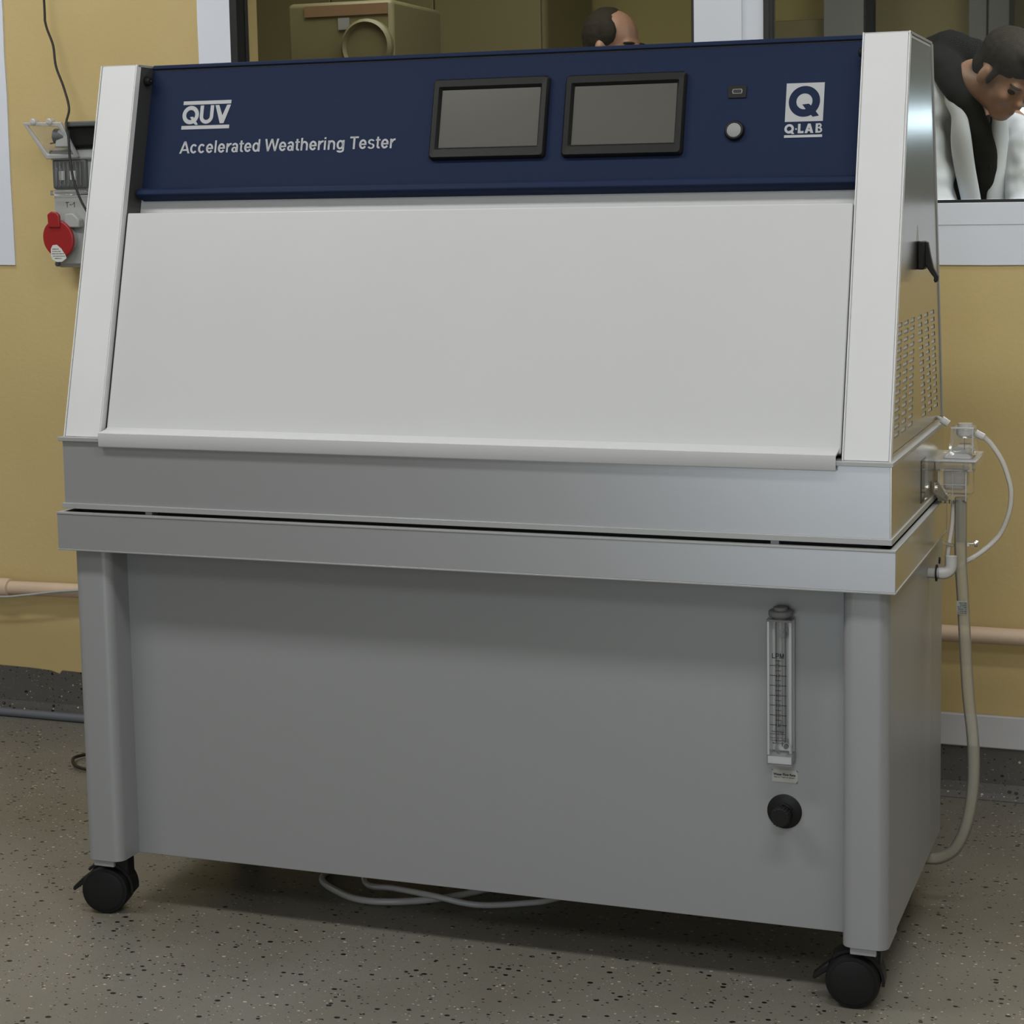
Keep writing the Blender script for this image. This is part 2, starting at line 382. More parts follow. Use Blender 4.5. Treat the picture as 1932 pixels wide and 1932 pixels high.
# breaker window with ribs
bw = box('breaker_window', -.687, -.5985, yf-.010, yf, 1.2365, 1.3015, M['socketdark'], sb, bevel=.005, seg=3)
for k in range(7):
    x = -.676+k*.0105
    box('window_rib', x, x+.0035, yf-.0145, yf-.010, 1.243, 1.296, M['clear'], bw, bevel=.001)
for x in (-.668, -.640): box('breaker_switch', x, x+.016, yf-.0125, yf-.010, 1.255, 1.276, M['socket'], bw, bevel=.002)
boxes('clear_cover', [(-.690, -.5955, yf-.017, yf-.003, 1.2225, 1.233)], M['clear'], sb, bevel=.002)
# open clear lid, hinged along its lower edge and leaning out to the left and up
A, B, C_, D = Vector((-.6945, yf-.012, 1.304)), Vector((-.611, yf-.012, 1.306)), Vector((-.6375, yf-.035, 1.384)), Vector((-.737, yf-.035, 1.3855))
def quadframe(A, B, C_, D, wdt, th, inset=True):
    n = (B-A).cross(D-A).normalized(); cen = (A+B+C_+D)/4; V = []
    for P in (A, B, C_, D):
        for q in (P, P+(cen-P).normalized()*wdt):
            V += [q, q+n*th]
    Fc = []
    for i in range(4):
        j = (i+1) % 4
        Fc += [(i*4, j*4, j*4+2, i*4+2), (i*4+1, j*4+1, j*4+3, i*4+3), (i*4, j*4, j*4+1, i*4+1), (i*4+2, j*4+2, j*4+3, i*4+3)]
    return V, Fc
v_, f_ = quadframe(A, B, C_, D, .013, .008); lid = new('open_lid', v_, f_, M['milky'], sb, bevel=.002)
v_, f_ = prismv([A, B, C_, D], Vector((0, -.0015, 0))); new('lid_pane', v_, f_, M['clear'], lid)
for t in (.3, .72):
    p = D.lerp(C_, t); v_, f_ = Fr(p, (1, 0, 0), (0, 0, 1)).lathe([(.007, -.004), (.007, .010), (.004, .012)], 14); new('lid_catch', v_, f_, M['milky'], lid)
# plug in the upper socket, with pins, and dark recess
bx = box('plug_housing', -.640, -.50, yf-.02, 1.10, 1.327, 1.380, M['rubber'], sb, bevel=.006)
box('housing_shelf', -.636, -.50, yf-.03, 1.10, 1.372, 1.3835, M['socketdark'], sb, bevel=.003)
v_, f_ = sweep([(-.664, yf-.02, 1.352), (-.650, yf-.02, 1.352), (-.636, yf-.02, 1.350)], lambda t: .018-.004*t, 20); new('plug_body', v_, f_, M['socketdark'], sb, smooth='auto')
prism('plug_grip', [(-.662, yf-.034, 1.3275), (-.625, yf-.034, 1.3275), (-.632, yf-.034, 1.366), (-.652, yf-.034, 1.366)], (0, .03, 0), M['socket'], sb, bevel=.003)
for dz, l in ((0.002, .012), (-.012, .017)):
    v_, f_ = sweep([(-.664-l, yf-.02, 1.352+dz-.003), (-.660, yf-.02, 1.352+dz)], .0018, 8, smooth=False); new('plug_pin', v_, f_, M['brass'], sb)
FS = Fr((0, yf-.006, 0), (1, 0, 0), (0, 0, 1))
v_, f_ = merge([FS.box(-.6578, -.6490, 1.2055, 1.2068, .0001, .0005), FS.box(-.6540, -.6528, 1.1950, 1.2058, .0002, .0006), FS.box(-.6470, -.6420, 1.2000, 1.2013, .0001, .0005), FS.box(-.6352, -.6340, 1.1950, 1.2068, .0001, .0005), FS.poly([(-.6346, 1.2068), (-.6350, 1.2050), (-.6392, 1.2005), (-.6398, 1.2014)], .0002, .0006)]); new('marking', v_, f_, M['ink'], sb)
# red cap: an egg-shaped disc on a tab
rp = []
for k in range(36):
    t = 2*math.pi*k/36; rp.append((-.6640+.0395*math.cos(t)+.003*math.sin(t), 1.1255+.0415*math.sin(t)-.007*math.cos(t)))
v_, f_ = FS.poly(rp, .018, .027); rc = new('red_cap', v_, f_, M['red'], sb, bevel=.003, seg=3)
v_, f_ = FS.poly([(-.6855, 1.150), (-.655, 1.150), (-.6555, 1.178), (-.6625, 1.1845), (-.677, 1.1865), (-.6875, 1.180)], .0235, .031); new('cap_tab', v_, f_, M['red'], rc, bevel=.003, seg=3)
v_, f_ = FS.lathe([(.0005, .0), (.033, 0), (.033, .018), (.0005, .018)], 28, -.662, 1.125); new('socket_collar', v_, f_, M['socket'], sb, smooth='auto')
v_, f_ = FS.poly([(-.652, 1.150), (-.648, 1.181), (-.628, 1.182), (-.612, 1.168), (-.612, 1.150)], 0, .02); new('cap_hinge', v_, f_, M['socket'], sb, bevel=.003)
sp = [(-.6835+.0, 1.0875), (-.680, 1.0795), (-.668, 1.074), (-.655, 1.0745), (-.6435, 1.082), (-.6455, 1.089), (-.656, 1.104), (-.667, 1.1125), (-.678, 1.1115), (-.683, 1.103)]
v_, f_ = FS.poly(sp, .0268, .0274); st = new('paper_sticker', v_, f_, M['labelwhite'], rc)
rs = random.Random(3); scr = []
for i, (a, b) in enumerate(((-.679, -.663), (-.679, -.659), (-.6805, -.650), (-.678, -.648), (-.673, -.655))):
    x = a; zz = 1.1025-i*.0052
    while x < b:          # the handwriting on it cannot be read: short pen strokes
        w_ = rs.uniform(.0012, .0026); scr.append(FS.box(x, x+w_, zz-.0002, zz+rs.uniform(.0003, .0012), .0274, .0277)); scr.append(FS.box(x, x+.0004, zz-.001, zz+.0015, .0274, .0277)); x += w_+rs.uniform(.0004, .0012)
v_, f_ = merge(scr); new('handwriting', v_, f_, M['ink'], rc)

# ================================================================ THE MACHINE
W = 1.37
T = root('weathering_tester', 'large white and grey weathering test cabinet with navy control panel on casters', 'test machine', (W/2, .3, 0))
z0h, z1h = .8206, 1.4269
HF = Fr((0, .015, z0h), (1, 0, 0), (0, .1555, .6063))      # the sloping front, n points out
cs = HF.v.z; sn = HF.n.z
def sv(z, h=0): return (z-z0h-h*sn)/cs
BX = -.050
# --- cart (lower cabinet)
cb = boxes('cart_band', [(0, W, 0, .006, .6375, .6945), (0, .006, .006, .5297, .6375, .6945), (0, W, .524, .5297, .6375, .6945)], M['band'], T, bevel=.0006)
box('side_plate', 1.363, 1.3695, .0005, .529, .6375, .6945, M['steel'], cb)
boxes('rim', [(-.0005, W+.0005, -.0012, .009, .6945, .6977), (-.0005, .009, .009, .53, .6945, .6977), (W-.009, W+.0005, .009, .53, .6945, .6977),
              (-.0005, W+.0005, -.0012, .009, .6348, .6375), (-.0005, .009, .009, .53, .6348, .6375), (W-.004, W+.0005, .009, .53, .6348, .6375)], M['rim'], cb, bevel=.0005)
box('tray', .007, W-.007, .007, .522, .640, .672, M['dark'], cb)
for x in (.165, 1.195): box('support_foot', x-.006, x+.006, .012, .05, .672, .703, M['grey'], cb)
cp = box('cart_front_panel', .0795, 1.2905, .076, .079, .1041, .6348, M['grey'], T, bevel=.0008)
box('cart_side_panel', 1.3562, 1.3578, .102, .562, .1087, .6348, M['grey'], T)
box('cart_side_panel', .0122, .014, .102, .562, .1087, .6348, M['grey'], T)
box('cart_back_panel', .05, 1.32, .552, .556, .1087, .6348, M['grey'], T)
def legpoly(x0, x1, y0, y1, r, corners):
    pts = []
    for (cx, cy, a, rr) in ((x1, y1, 0, corners[0]), (x0, y1, 90, corners[1]), (x0, y0, 180, corners[2]), (x1, y0, 270, corners[3])):
        if not rr: pts.append((cx, cy)); continue
        ox = cx-r if a in (0, 270) else cx+r; oy = cy-r if a in (0, 90) else cy+r
        for k in range(9):
            t = math.radians(a+90*k/8); pts.append((ox+r*math.cos(t), oy+r*math.sin(t)))
    return pts
for x0, x1 in ((.012, .080), (1.2902, 1.358)):
    pts = legpoly(x0, x1, .021, .102, .016, (0, 0, 1, 1))
    prism('leg', [(x, y, .1045) for x, y in pts], (0, 0, .5305), M['grey'], T, smooth='auto')
    box('leg_foot_plate', x0+.0125, x0+.0505, .024, .03, .0935, .1055, M['grey'], T, bevel=.0006)
    pts = legpoly(max(x0, .0145), min(x1, 1.3555), .49, .566, .012, (1, 1, 0, 0))
    prism('leg', [(x, y, .1087) for x, y in pts], (0, 0, .526), M['grey'], T, smooth='auto')
def caster(cx, cy, ang, label=None):
    r = .0405
    f = Fr((cx, cy, r), (math.cos(ang), math.sin(ang), 0), (0, 0, 1))      # n = wheel axle
    v_, f_ = f.lathe([(.002, -.024), (.030, -.024), (.0385, -.0225), (r, -.018), (r, .018), (.0385, .0225), (.030, .024), (.002, .024)], 48)
    w_ = new('caster', v_, f_, M['rubber'], T, smooth='auto', label=label)
    v_, f_ = f.lathe([(.002, .023), (.031, .0240), (.033, .0246), (.031, .0252), (.002, .0252)], 40); new('hub_cap', v_, f_, M['black'], w_, smooth='auto')
    # hood over the wheel, stem and brake tab
    V, Fc = [], []
    n = 18
    for i in range(n+1):
        t = math.radians(-8+140*i/n)
        for rr, c in ((r+.006, -.018), (r+.006, .013), (r+.0015, .013), (r+.0015, -.018)): V.append(f.p(rr*math.cos(t), rr*math.sin(t), c))
    for i in range(n):
        for k in range(4): Fc.append((i*4+k, (i+1)*4+k, (i+1)*4+(k+1) % 4, i*4+(k+1) % 4))
    Fc += [(0, 1, 2, 3), tuple(4*n+k for k in (3, 2, 1, 0))]
    new('fork', V, Fc, M['black'], w_, smooth='auto')
    v_, f_ = merge([f.box(.014, .040, .018, .062, -.020, .012)]); new('stem_housing', v_, f_, M['black'], w_, bevel=.004)
    v_, f_ = f.poly([(-.036, .022), (-.046, .014), (-.060, .001), (-.0615, -.004), (-.058, -.0065), (-.046, .0025), (-.036, .009)], -.010, .008)
    new('brake_tab', v_, f_, M['black'], w_, bevel=.002)
caster(1.3005, .069, math.radians(4)); caster(.022, .069, math.radians(14))
caster(1.292, .485, math.radians(75)); caster(.055, .50, math.radians(100))
# --- flow meter
def grotesk(name, txt, fr, a0, a1, b0, b1, c0, c1, m, par):
    """bold grotesque lettering drawn from strokes; b0 baseline, b1 cap height"""
    wd, xh = .185, .74
    ADV = dict(A=1.0, c=.775, e=.775, l=.385, r=.54, a=.775, t=.465, d=.85, W=1.315, h=.85, i=.385, n=.85, g=.85, T=.85, s=.775, L=.85, P=.93, M=1.16); ADV[' '] = .39
    tot = sum(ADV[ch] for ch in txt); kx = (a1-a0)/tot; ky = b1-b0; out = []
    def X(x): return a0+(pen+x)*kx
    def Bx(x0, x1, y0, y1): out.append(fr.box(X(x0), X(x1), b0+y0*ky, b0+y1*ky, c0, c1))
    def Po(*q): out.append(fr.poly([(X(x), b0+y*ky) for x, y in q], c0, c1))
    def Ar(cx, cy, rx, ry, d0, d1, w_=wd, wy=.15, n=18):
        V, Fc = [], []; n += 1
        for i in range(n):
            t = math.radians(d0+(d1-d0)*i/(n-1))
            for fx, c in ((0, c0), (0, c1), (1, c1), (1, c0)): V.append(fr.p(X(cx+(rx-fx*w_)*math.cos(t)), b0+(cy+(ry-fx*wy)*math.sin(t))*ky, c))
        for i in range(n-1):
            for k in range(4): Fc.append((i*4+k, (i+1)*4+k, (i+1)*4+(k+1) % 4, i*4+(k+1) % 4))
        Fc += [(0, 1, 2, 3), tuple(4*(n-1)+q for q in (3, 2, 1, 0))]; out.append((V, Fc))
    pen = 0
    for ch in txt:
        if ch == 'l': Bx(.11, .275, 0, 1)
        elif ch == 'i': Bx(.11, .275, 0, xh); Bx(.11, .275, .865, 1)
        elif ch == 'c': Ar(.39, .37, .345, .385, 38, 322)
        elif ch == 'e': Ar(.39, .37, .345, .385, 0, 328); Bx(.12, .73, .305, .425)
        elif ch == 'd': Ar(.39, .37, .34, .385, 0, 360); Bx(.60, .765, 0, 1)
        elif ch == 'g': Ar(.39, .38, .34, .375, 0, 360); Bx(.60, .765, -.06, xh); Ar(.42, -.06, .345, .19, 190, 360)
        elif ch == 'a': Ar(.33, .215, .275, .23, 0, 360, wd, .11); Bx(.505, .67, 0, .50); Ar(.37, .50, .30, .255, 0, 165)
        elif ch == 'r': Bx(.09, .255, 0, xh); Ar(.50, .44, .34, .315, 75, 180)
        elif ch in 'nh': Bx(.09, .255, 0, 1 if ch == 'h' else xh); Ar(.425, .43, .335, .325, 0, 180); Bx(.595, .76, 0, .43)
        elif ch == 't': Bx(.12, .285, .14, .93); Bx(.02, .44, .62, xh); Ar(.35, .16, .23, .165, 180, 290)
        elif ch == 's': Ar(.38, .545, .295, .21, 20, 265, .16, .11); Ar(.38, .205, .315, .22, -165, 85, .16, .11)
        elif ch == 'T': Bx(.03, .82, .865, 1); Bx(.335, .515, 0, 1)
        elif ch == 'A': Po((.0, 0), (.185, 0), (.60, 1), (.405, 1)); Po((1.0, 0), (.815, 0), (.40, 1), (.595, 1)); Bx(.22, .78, .21, .345)
        elif ch == 'W': Po((.0, 1), (.18, 1), (.40, 0), (.24, 0)); Po((.24, 0), (.40, 0), (.74, 1), (.575, 1)); Po((.575, 1), (.74, 1), (1.075, 0), (.915, 0)); Po((.915, 0), (1.075, 0), (1.315, 1), (1.135, 1))
        elif ch == 'L': Bx(.10, .29, 0, 1); Bx(.10, .78, 0, .16)
        elif ch == 'P': Bx(.10, .29, 0, 1); Ar(.50, .69, .36, .31, -90, 90, .185, .15); Bx(.10, .51, .85, 1); Bx(.10, .51, .38, .53)
        elif ch == 'M': Bx(.10, .28, 0, 1); Bx(.88, 1.06, 0, 1); Po((.10, 1), (.32, 1), (.66, 0), (.50, 0)); Po((1.06, 1), (.84, 1), (.50, 0), (.66, 0))
        pen += ADV[ch]
    v, f = merge(out); return new(name, v, f, m, par)
fm = box('flow_meter', 1.1747, 1.2120, .046, .0745, .3605, .5785, M['acrylic'], T, label='clear acrylic flow meter with printed scale')
for q_ in [(1.1752, 1.1782, .0470, .074, .375, .575), (1.2050, 1.2085, .0600, .074, .375, .575), (1.1757, 1.211, .0470, .070, .3625, .3735), (1.1855, 1.1872, .066, .074, .39, .575), (1.1990, 1.2000, .066, .074, .39, .575)]: boxes('refracted_light', [q_], M['acrylic_light'], fm)  # bright strips, refracted light painted into the block
for q_ in [(1.1747, 1.2120, .0452, .0458, .5755, .5785), (1.1747, 1.2120, .0452, .0458, .3595, .3615)]: boxes('edge_line', [q_], M['capgrey'], fm)
box('refraction_plate', 1.1760, 1.2108, .0715, .0725, .376, .574, M['acrylic_light'], fm)  # added pale backing, imitates light refracted through the block
FZ = Fr((1.1925, .061, 0), (1, 0, 0), (0, 1, 0))
v_, f_ = FZ.ring(.0085, .0068, .392, .577, seg=24); new('bore_tube', v_, f_, M['clear'], fm, smooth='auto')
v_, f_ = sweep([(1.1945, .061, .385), (1.1945, .061, .575)], .0009, 8, smooth=False); new('guide_rod', v_, f_, M['capgrey'], fm)
v_, f_ = FZ.lathe([(.001, .403), (.004, .408), (.0045, .415), (.001, .425)], 16, .0015, 0); new('float', v_, f_, M['socketdark'], fm, smooth='auto')
v_, f_ = FZ.lathe([(.001, .577), (.0115, .577), (.0115, .580), (.0165, .5815), (.018, .5835), (.018, .5885), (.0165, .590), (.0105, .5905), (.0105, .5945), (.009, .5955), (.001, .5955)], 36); new('cap', v_, f_, M['capgrey'], fm, smooth='auto')
FA = Fr((0, .0460, 0), (1, 0, 0), (0, 0, 1))
for zz in (.383, .556):
    v_, f_ = FA.ring(.0125 if zz < .5 else .008, .0108 if zz < .5 else .0068, -.027, -.012, 1.1965, zz, 28); new('port_ring', v_, f_, M['clear'], fm, smooth='auto')
    v_, f_ = FA.lathe([(.0035, -.029), (.0035, -.020)], 16, 1.1985, zz); new('port_screw', v_, f_, M['socketdark'], fm)
FP = Fr((0, .0458, 0), (1, 0, 0), (0, 0, 1))
grotesk('scale_text', 'LPM', FP, 1.1822, 1.2012, .5212, .5288, .0002, .0005, M['ink'], fm)
tick = [FP.box(1.1917, 1.1923, .418, .519, .0001, .0004)]
for k in range(7):
    zz = .5103-.01485*k
    tick += [FP.box(1.1795, 1.1880, zz-.00045, zz+.00045, .0001, .0004), FP.box(1.1960, 1.2045, zz-.00045, zz+.00045, .0001, .0004), FP.box(1.1877, 1.1963, zz+.0071, zz+.0079, .0001, .0004)]
    text('scale_text', '%d.0' % (7-k), FP, 1.1885, 1.1955, zz-.0019, zz+.0019, .0003, M['ink'], fm, bold=.02)
v_, f_ = merge(tick); new('scale_lines', v_, f_, M['ink'], fm)['kind'] = 'stuff'
for i, (t, a, b) in enumerate((('Read Float at', 1.1825, 1.2005), ('Largest Diameter', 1.1800, 1.2030), ('Liquid - Sp. Gr. 1.0', 1.1800, 1.2030), ('Temperature 70F', 1.1800, 1.2030), ('Made in USA', 1.1835, 1.2000))):
    zz = .4115-i*.0038-(.0022 if i > 1 else 0)
    text('scale_text', t, FP, a, b, zz-.0011, zz+.0013, .0003, M['ink'], fm, bold=.015)
lb = box('flow_label', 1.1758, 1.2146, .0752, .0760, .3262, .3454, M['label'], T)
FL = Fr((0, .0752, 0), (1, 0, 0), (0, 0, 1))
text('label_text', 'Water Flow Rate', FL, 1.1778, 1.2112, .3362, .3398, .0002, M['ink'], lb, bold=.03)
text('label_text', '(set to 7 lpm on gauge)', FL, 1.1787, 1.2100, .3325, .3350, .0002, M['ink'], lb, bold=.01)
o_ = boxes('corner_mark', [(1.2120, 1.2144, .0748, .0752, .3446, .3452), (1.2138, 1.2144, .0748, .0752, .3425, .3452), (1.2120, 1.2144, .0748, .0752, .3264, .3270), (1.2138, 1.2144, .0748, .0752, .3264, .3295), (1.1760, 1.1766, .0748, .0752, .3430, .3452)], M['ink'], lb); o_['kind'] = 'stuff'
FK = Fr((1.1945, .076, .2815), (1, 0, 0), (0, 0, 1))
v_, f_ = FK.lathe([(.001, 0), (.0262, 0), (.0262, .0015), (.0245, .0028), (.001, .003)], 48); kb = new('valve_knob', v_, f_, M['black'], T, smooth='auto', label='round black valve knob')
hexp = [(.0145*math.cos(math.radians(90+60*k)), .0145*math.sin(math.radians(90+60*k))) for k in range(6)]
v_, f_ = FK.poly(hexp, .003, .007); new('hex_nut', v_, f_, M['black'], kb, bevel=.0008)
v_, f_ = FK.lathe([(.0105, .007), (.0105, .016)], 28); new('knob_neck', v_, f_, M['black'], kb, smooth='auto')
kn = []
for k in range(36):
    t = 2*math.pi*k/36; r_ = .0148 if k % 2 else .0132; kn.append((r_*math.cos(t), r_*math.sin(t)))
v_, f_ = FK.poly(kn, .016, .033); new('knob_grip', v_, f_, M['black'], kb, bevel=.0008)

# --- upper body box
bd = box('body_band', .0095, W-.0095, .0105, .537, .711, .8145, M['band'], T, bevel=.0006)
box('side_plate', W-.0095, W-.0082, .0115, .536, .7115, .8140, M['steel'], bd)
boxes('upper_rim', [(.0045, W-.0045, .0048, .541, .8140, .8206)], M['rim'], bd, bevel=.0007)
boxes('lower_rim', [(.0062, W-.0062, .0062, .541, .7030, .7118)], M['rim'], bd, bevel=.0007)
box('body_floor', .03, W-.03, .03, .5, .690, .7030, M['dark'], bd)
# --- hood: two end columns, a core between them, the door, the control panel
def side(x0, x1, front, back, zt, zb=.8206):
    """trapezium end section between x0 and x1; front/back inward offsets"""
    def yf_(z): return .015+(z-z0h)*.1555/.6063+front/cs
    def yb_(z): return .5361-(z-.829)*(.5361-.3848)/(1.4269-.829)-back
    return prismv([(x0, yf_(zb), zb), (x0, yf_(zt), zt), (x0, yb_(zt), zt), (x0, yb_(zb), zb)], (x1-x0, 0, 0))
for (x0, x1) in ((.0095, .0790), (1.2910, 1.3600)):
    v_, f_ = side(x0+.0015, x1-.0015, .0025, .002, 1.4225); c = new('column', v_, f_, M['column'], T)
    v_, f_ = HF.box(x0+.0030, x1-.0030, .0005, sv(1.4250), -.003, -.0004); new('column_face', v_, f_, M['column'], c, bevel=.0004)
    v_, f_ = merge([HF.box(x0, x0+.0018, .0, sv(1.4269), -.012, .0006), HF.box(x1-.0018, x1, .0, sv(1.4269), -.012, .0006)]); new('edge_trim', v_, f_, M['column'], c)
    if x0 < .5: v_, f_ = side(x1-.0014, x1-.0002, .012, .10, 1.4225, .835)
    else: v_, f_ = side(x0+.0002, x0+.0014, .012, .10, 1.4225, .835)
    new('inner_plate', v_, f_, M['innerdark'], c)
    v_, f_ = side(x0, x1, .004, -.0005, 1.4269, 1.4232); new('top_cap', v_, f_, M['rim'], c)
# back edge strip and the steel side panel with its rows of pressed louvres (right end)
def yfr(z): return .015+(z-z0h)*.1555/.6063
def ybk(z): return .5361-(z-.829)*(.5361-.3848)/(1.4269-.829)
v_, f_ = prismv([(1.3585, ybk(.8206)-.009, .8206), (1.3585, ybk(1.4232)-.009, 1.4232), (1.3585, ybk(1.4232), 1.4232), (1.3585, ybk(.8206), .8206)], (.003, 0, 0)); new('back_edge_strip', v_, f_, M['rim'], T)
v_, f_ = prismv([(1.3585, yfr(.8206)+.010, .8206), (1.3585, ybk(.8206)-.009, .8206), (1.3585, ybk(.829)-.009, .8295), (1.3585, yfr(.829)+.010, .8295)], (.002, 0, 0)); new('bottom_edge_strip', v_, f_, M['steel'], T)
zt_, zb_ = 1.0105, .8500
xs = 1.3597
ztops = 1.4180
Lt = [.0705, .1115, .1290, .1700, .1880, .2290, .2560, .2970, .3215, .3625, .3880, .4290]
Lb = [.0445, .0865, .1080, .1500, .1700, .2120, .3090, .3500, .3740, .4150, .4380, .4790]
zl = []
P_ = (zt_-zb_)/13.55
for k in range(14):
    top = zt_-k*P_; zl += [top, top-P_*.62]
def yy(i, z):
    t = (zt_-z)/(zt_-zb_); return Lt[i]+(Lb[i]-Lt[i])*t
def fe(z): return yfr(z)+.004
def be(z): return ybk(z)-.010
V, Fc = [], []; idx = {}
rows = [ztops]+zl+[.8300]
for r_, z in enumerate(rows):
    ys = [fe(z)]+[yy(i, max(min(z, zt_), zl[-1])) for i in range(12)]+[be(z)]
    if r_ == 0: ys = [fe(z)+(be(z)-fe(z))*(a-fe(zt_))/(be(zt_)-fe(zt_)) for a in [fe(zt_)]+[yy(i, zt_) for i in range(12)]+[be(zt_)]]
    for c_, y in enumerate(ys): idx[(r_, c_)] = len(V); V.append((xs, y, z))
holes = []
for r_ in range(len(rows)-1):
    for c_ in range(13):
        q = (idx[(r_, c_)], idx[(r_, c_+1)], idx[(r_+1, c_+1)], idx[(r_+1, c_)])
        if r_ % 2 == 1 and r_ < 28 and c_ % 2 == 1: holes.append([V[i] for i in q])
        else: Fc.append(q)
me = new('side_panel', V, Fc, M['steel'], T, label='brushed steel side panel with pressed louvres')
for A_, B_, C2, D2 in holes:
    A_, B_, C2, D2 = map(Vector, (A_, B_, C2, D2)); dx = Vector((-.0045, 0, 0)); mdA = A_.lerp(D2, .12)+dx; mdB = B_.lerp(C2, .12)+dx
    new('louvre', [A_, B_, C2, D2, mdA, mdB], [(0, 1, 5, 4), (4, 5, 2, 3), (0, 4, 3), (1, 2, 5)], M['louvre'], me)
v_, f_ = side(1.3570, 1.3578, .006, .01, 1.42); new('side_backing', v_, f_, M['dark'], T)
# chipped paint / torn label on the side
prism('torn_tape', [(1.3598, .2425, 1.123), (1.3598, .2600, 1.124), (1.3598, .2500, 1.147)], (.0004, 0, 0), M['label'], T)
# black toggle latch on the side panel
FT = Fr((1.3598, .262, 1.10), (0, 1, 0), (0, 0, 1))
lt = root  # placeholder, replaced below
v_, f_ = FT.box(-.012, .024, -.020, .0225, 0, .010); lt = new('side_latch', v_, f_, M['black'], T, bevel=.002, label='black toggle latch')
v_, f_ = prismv([FT.p(.0, .022, .009), FT.p(.0, -.012, .009), FT.p(0, -.026, .018), FT.p(0, -.033, .0235), FT.p(0, -.0355, .0220), FT.p(0, -.0405, .0245), FT.p(0, -.0375, .0285), FT.p(0, -.031, .029), FT.p(0, -.018, .0215), FT.p(0, .004, .0165), FT.p(0, .021, .0135)], FT.u*.014)
new('latch_lever', v_, f_, M['black'], lt, bevel=.0015)
# core of the hood
v_, f_ = side(.0790, 1.2910, -BX+.002, .004, 1.4245); new('hood_core', v_, f_, M['white'], T)
# --- control panel (navy)
zt = 1.4190
v_, f_ = HF.box(.0792, 1.2908, sv(1.2185, BX), sv(zt, BX), BX-.004, BX); ctl = new('control_panel', v_, f_, M['blue'], T)
v_, f_ = HF.box(.0800, 1.2906, sv(1.4205, BX), sv(1.4272, BX), BX-.06, BX+.004); new('top_trim', v_, f_, M['blue'], ctl, bevel=.0015, seg=3)
v_, f_ = HF.box(.0800, 1.2906, sv(1.4185, BX), sv(1.4207, BX), BX-.003, BX+.0005); new('trim_groove', v_, f_, M['dark'], ctl)
lp = [(BX-.003, sv(1.2005, BX)), (BX+.020, sv(1.2015, BX)+.001), (BX+.024, sv(1.2020, BX)+.004), (BX+.0225, sv(1.2140, BX)), (BX+.018, sv(1.2172, BX)), (BX+.001, sv(1.2215, BX)), (BX-.003, sv(1.2215, BX))]
v_, f_ = prismv([HF.p(.0835, b, c) for c, b in lp], (1.2905-.0835, 0, 0)); new('lower_lip', v_, f_, M['blue'], ctl, bevel=.0012)
# bumpers high on the inner faces of the two columns
for xx, sgn in ((.0790, 1), (1.2910, -1)):
    o_ = HF.p(xx, sv(1.408, 0), -.030)
    f = Fr(o_, (0, 0, 1), (0, 1, 0)) if sgn < 0 else Fr(o_, (0, 1, 0), (0, 0, 1))
    v_, f_ = f.lathe([(.001, 0), (.0075, 0), (.0080, .003), (.0068, .009), (.005, .0102), (.001, .0102)], 24); bp_ = new('rubber_bumper', v_, f_, M['rubber'], T, smooth='auto')
    v_, f_ = f.lathe([(.0005, .0100), (.0012, .0104), (.0004, .0108)], 10); new('bumper_pin', v_, f_, M['chrome'], bp_)
# displays
def disp(x0, x1, za, zb):
    b0, b1 = sv(za, BX), sv(zb, BX)
    outer = rrect(x0, x1, b0, b1, .006, 4)
    i0, i1, j0, j1 = x0+.0105, x1-.0105, b0+.0155, b1-.0135
    k0, k1, l0, l1 = x0+.0145, x1-.0145, b0+.0195, b1-.0175
    # bezel ring: outer wall, front, chamfer inwards
    def ringpts(a0, a1, c0, c1, r): return rrect(a0, a1, c0, c1, r, 4)
    loops = [(outer, BX), (outer, BX+.0065), (ringpts(x0+.003, x1-.003, b0+.003, b1-.003, .005), BX+.0105), (ringpts(i0, i1, j0, j1, .0015), BX+.0100), (ringpts(k0, k1, l0, l1, .001), BX+.0035)]
    V, Fc = [], []
    for pts, h in loops:
        for a, b in pts: V.append(HF.p(a, b, h))
    n = len(outer)
    for j in range(len(loops)-1):
        for i in range(n): Fc.append((j*n+i, j*n+(i+1) % n, (j+1)*n+(i+1) % n, (j+1)*n+i))
    bz = new('display', V, Fc, M['black'], T, smooth='auto', label='rectangular touch display in black bezel')
    v_, f_ = HF.box(k0, k1, l0, l1, BX+.001, BX+.0038); new('screen', v_, f_, M['screen'], bz)
disp(.6000, .7952, 1.2570, 1.3838); disp(.8225, 1.0165, 1.2563, 1.3825)
v_, f_ = HF.poly(rrect(1.0815, 1.1100, sv(1.3402, BX), sv(1.3592, BX), .0015, 3), BX, BX+.0022); us = new('usb_port', v_, f_, M['black'], T, bevel=.0005)
uc, vc = 1.0960, sv(1.3500, BX)
ol = [(uc-.0078, vc), (uc-.0066, vc-.0036), (uc+.0066, vc-.0036), (uc+.0078, vc-.0022), (uc+.0078, vc+.0022), (uc+.0066, vc+.0036), (uc-.0066, vc+.0036)]
v_, f_ = HF.poly(ol, BX+.0022, BX+.0028); new('usb_rim', v_, f_, M['usb'], us)
il = [(uc+(a-uc)*.86, vc+(b-vc)*.78) for a, b in ol]
v_, f_ = HF.poly(il, BX+.0026, BX+.0031); new('usb_slot', v_, f_, M['ink'], us)
bc, bz = 1.0955, sv(1.2908, BX)
v_, f_ = HF.lathe([(.0005, BX), (.0152, BX), (.0155, BX+.004), (.0135, BX+.0075), (.0118, BX+.0078), (.0112, BX+.0062), (.0005, BX+.0062)], 40, bc, bz); bt = new('push_button', v_, f_, M['black'], T, smooth='auto')
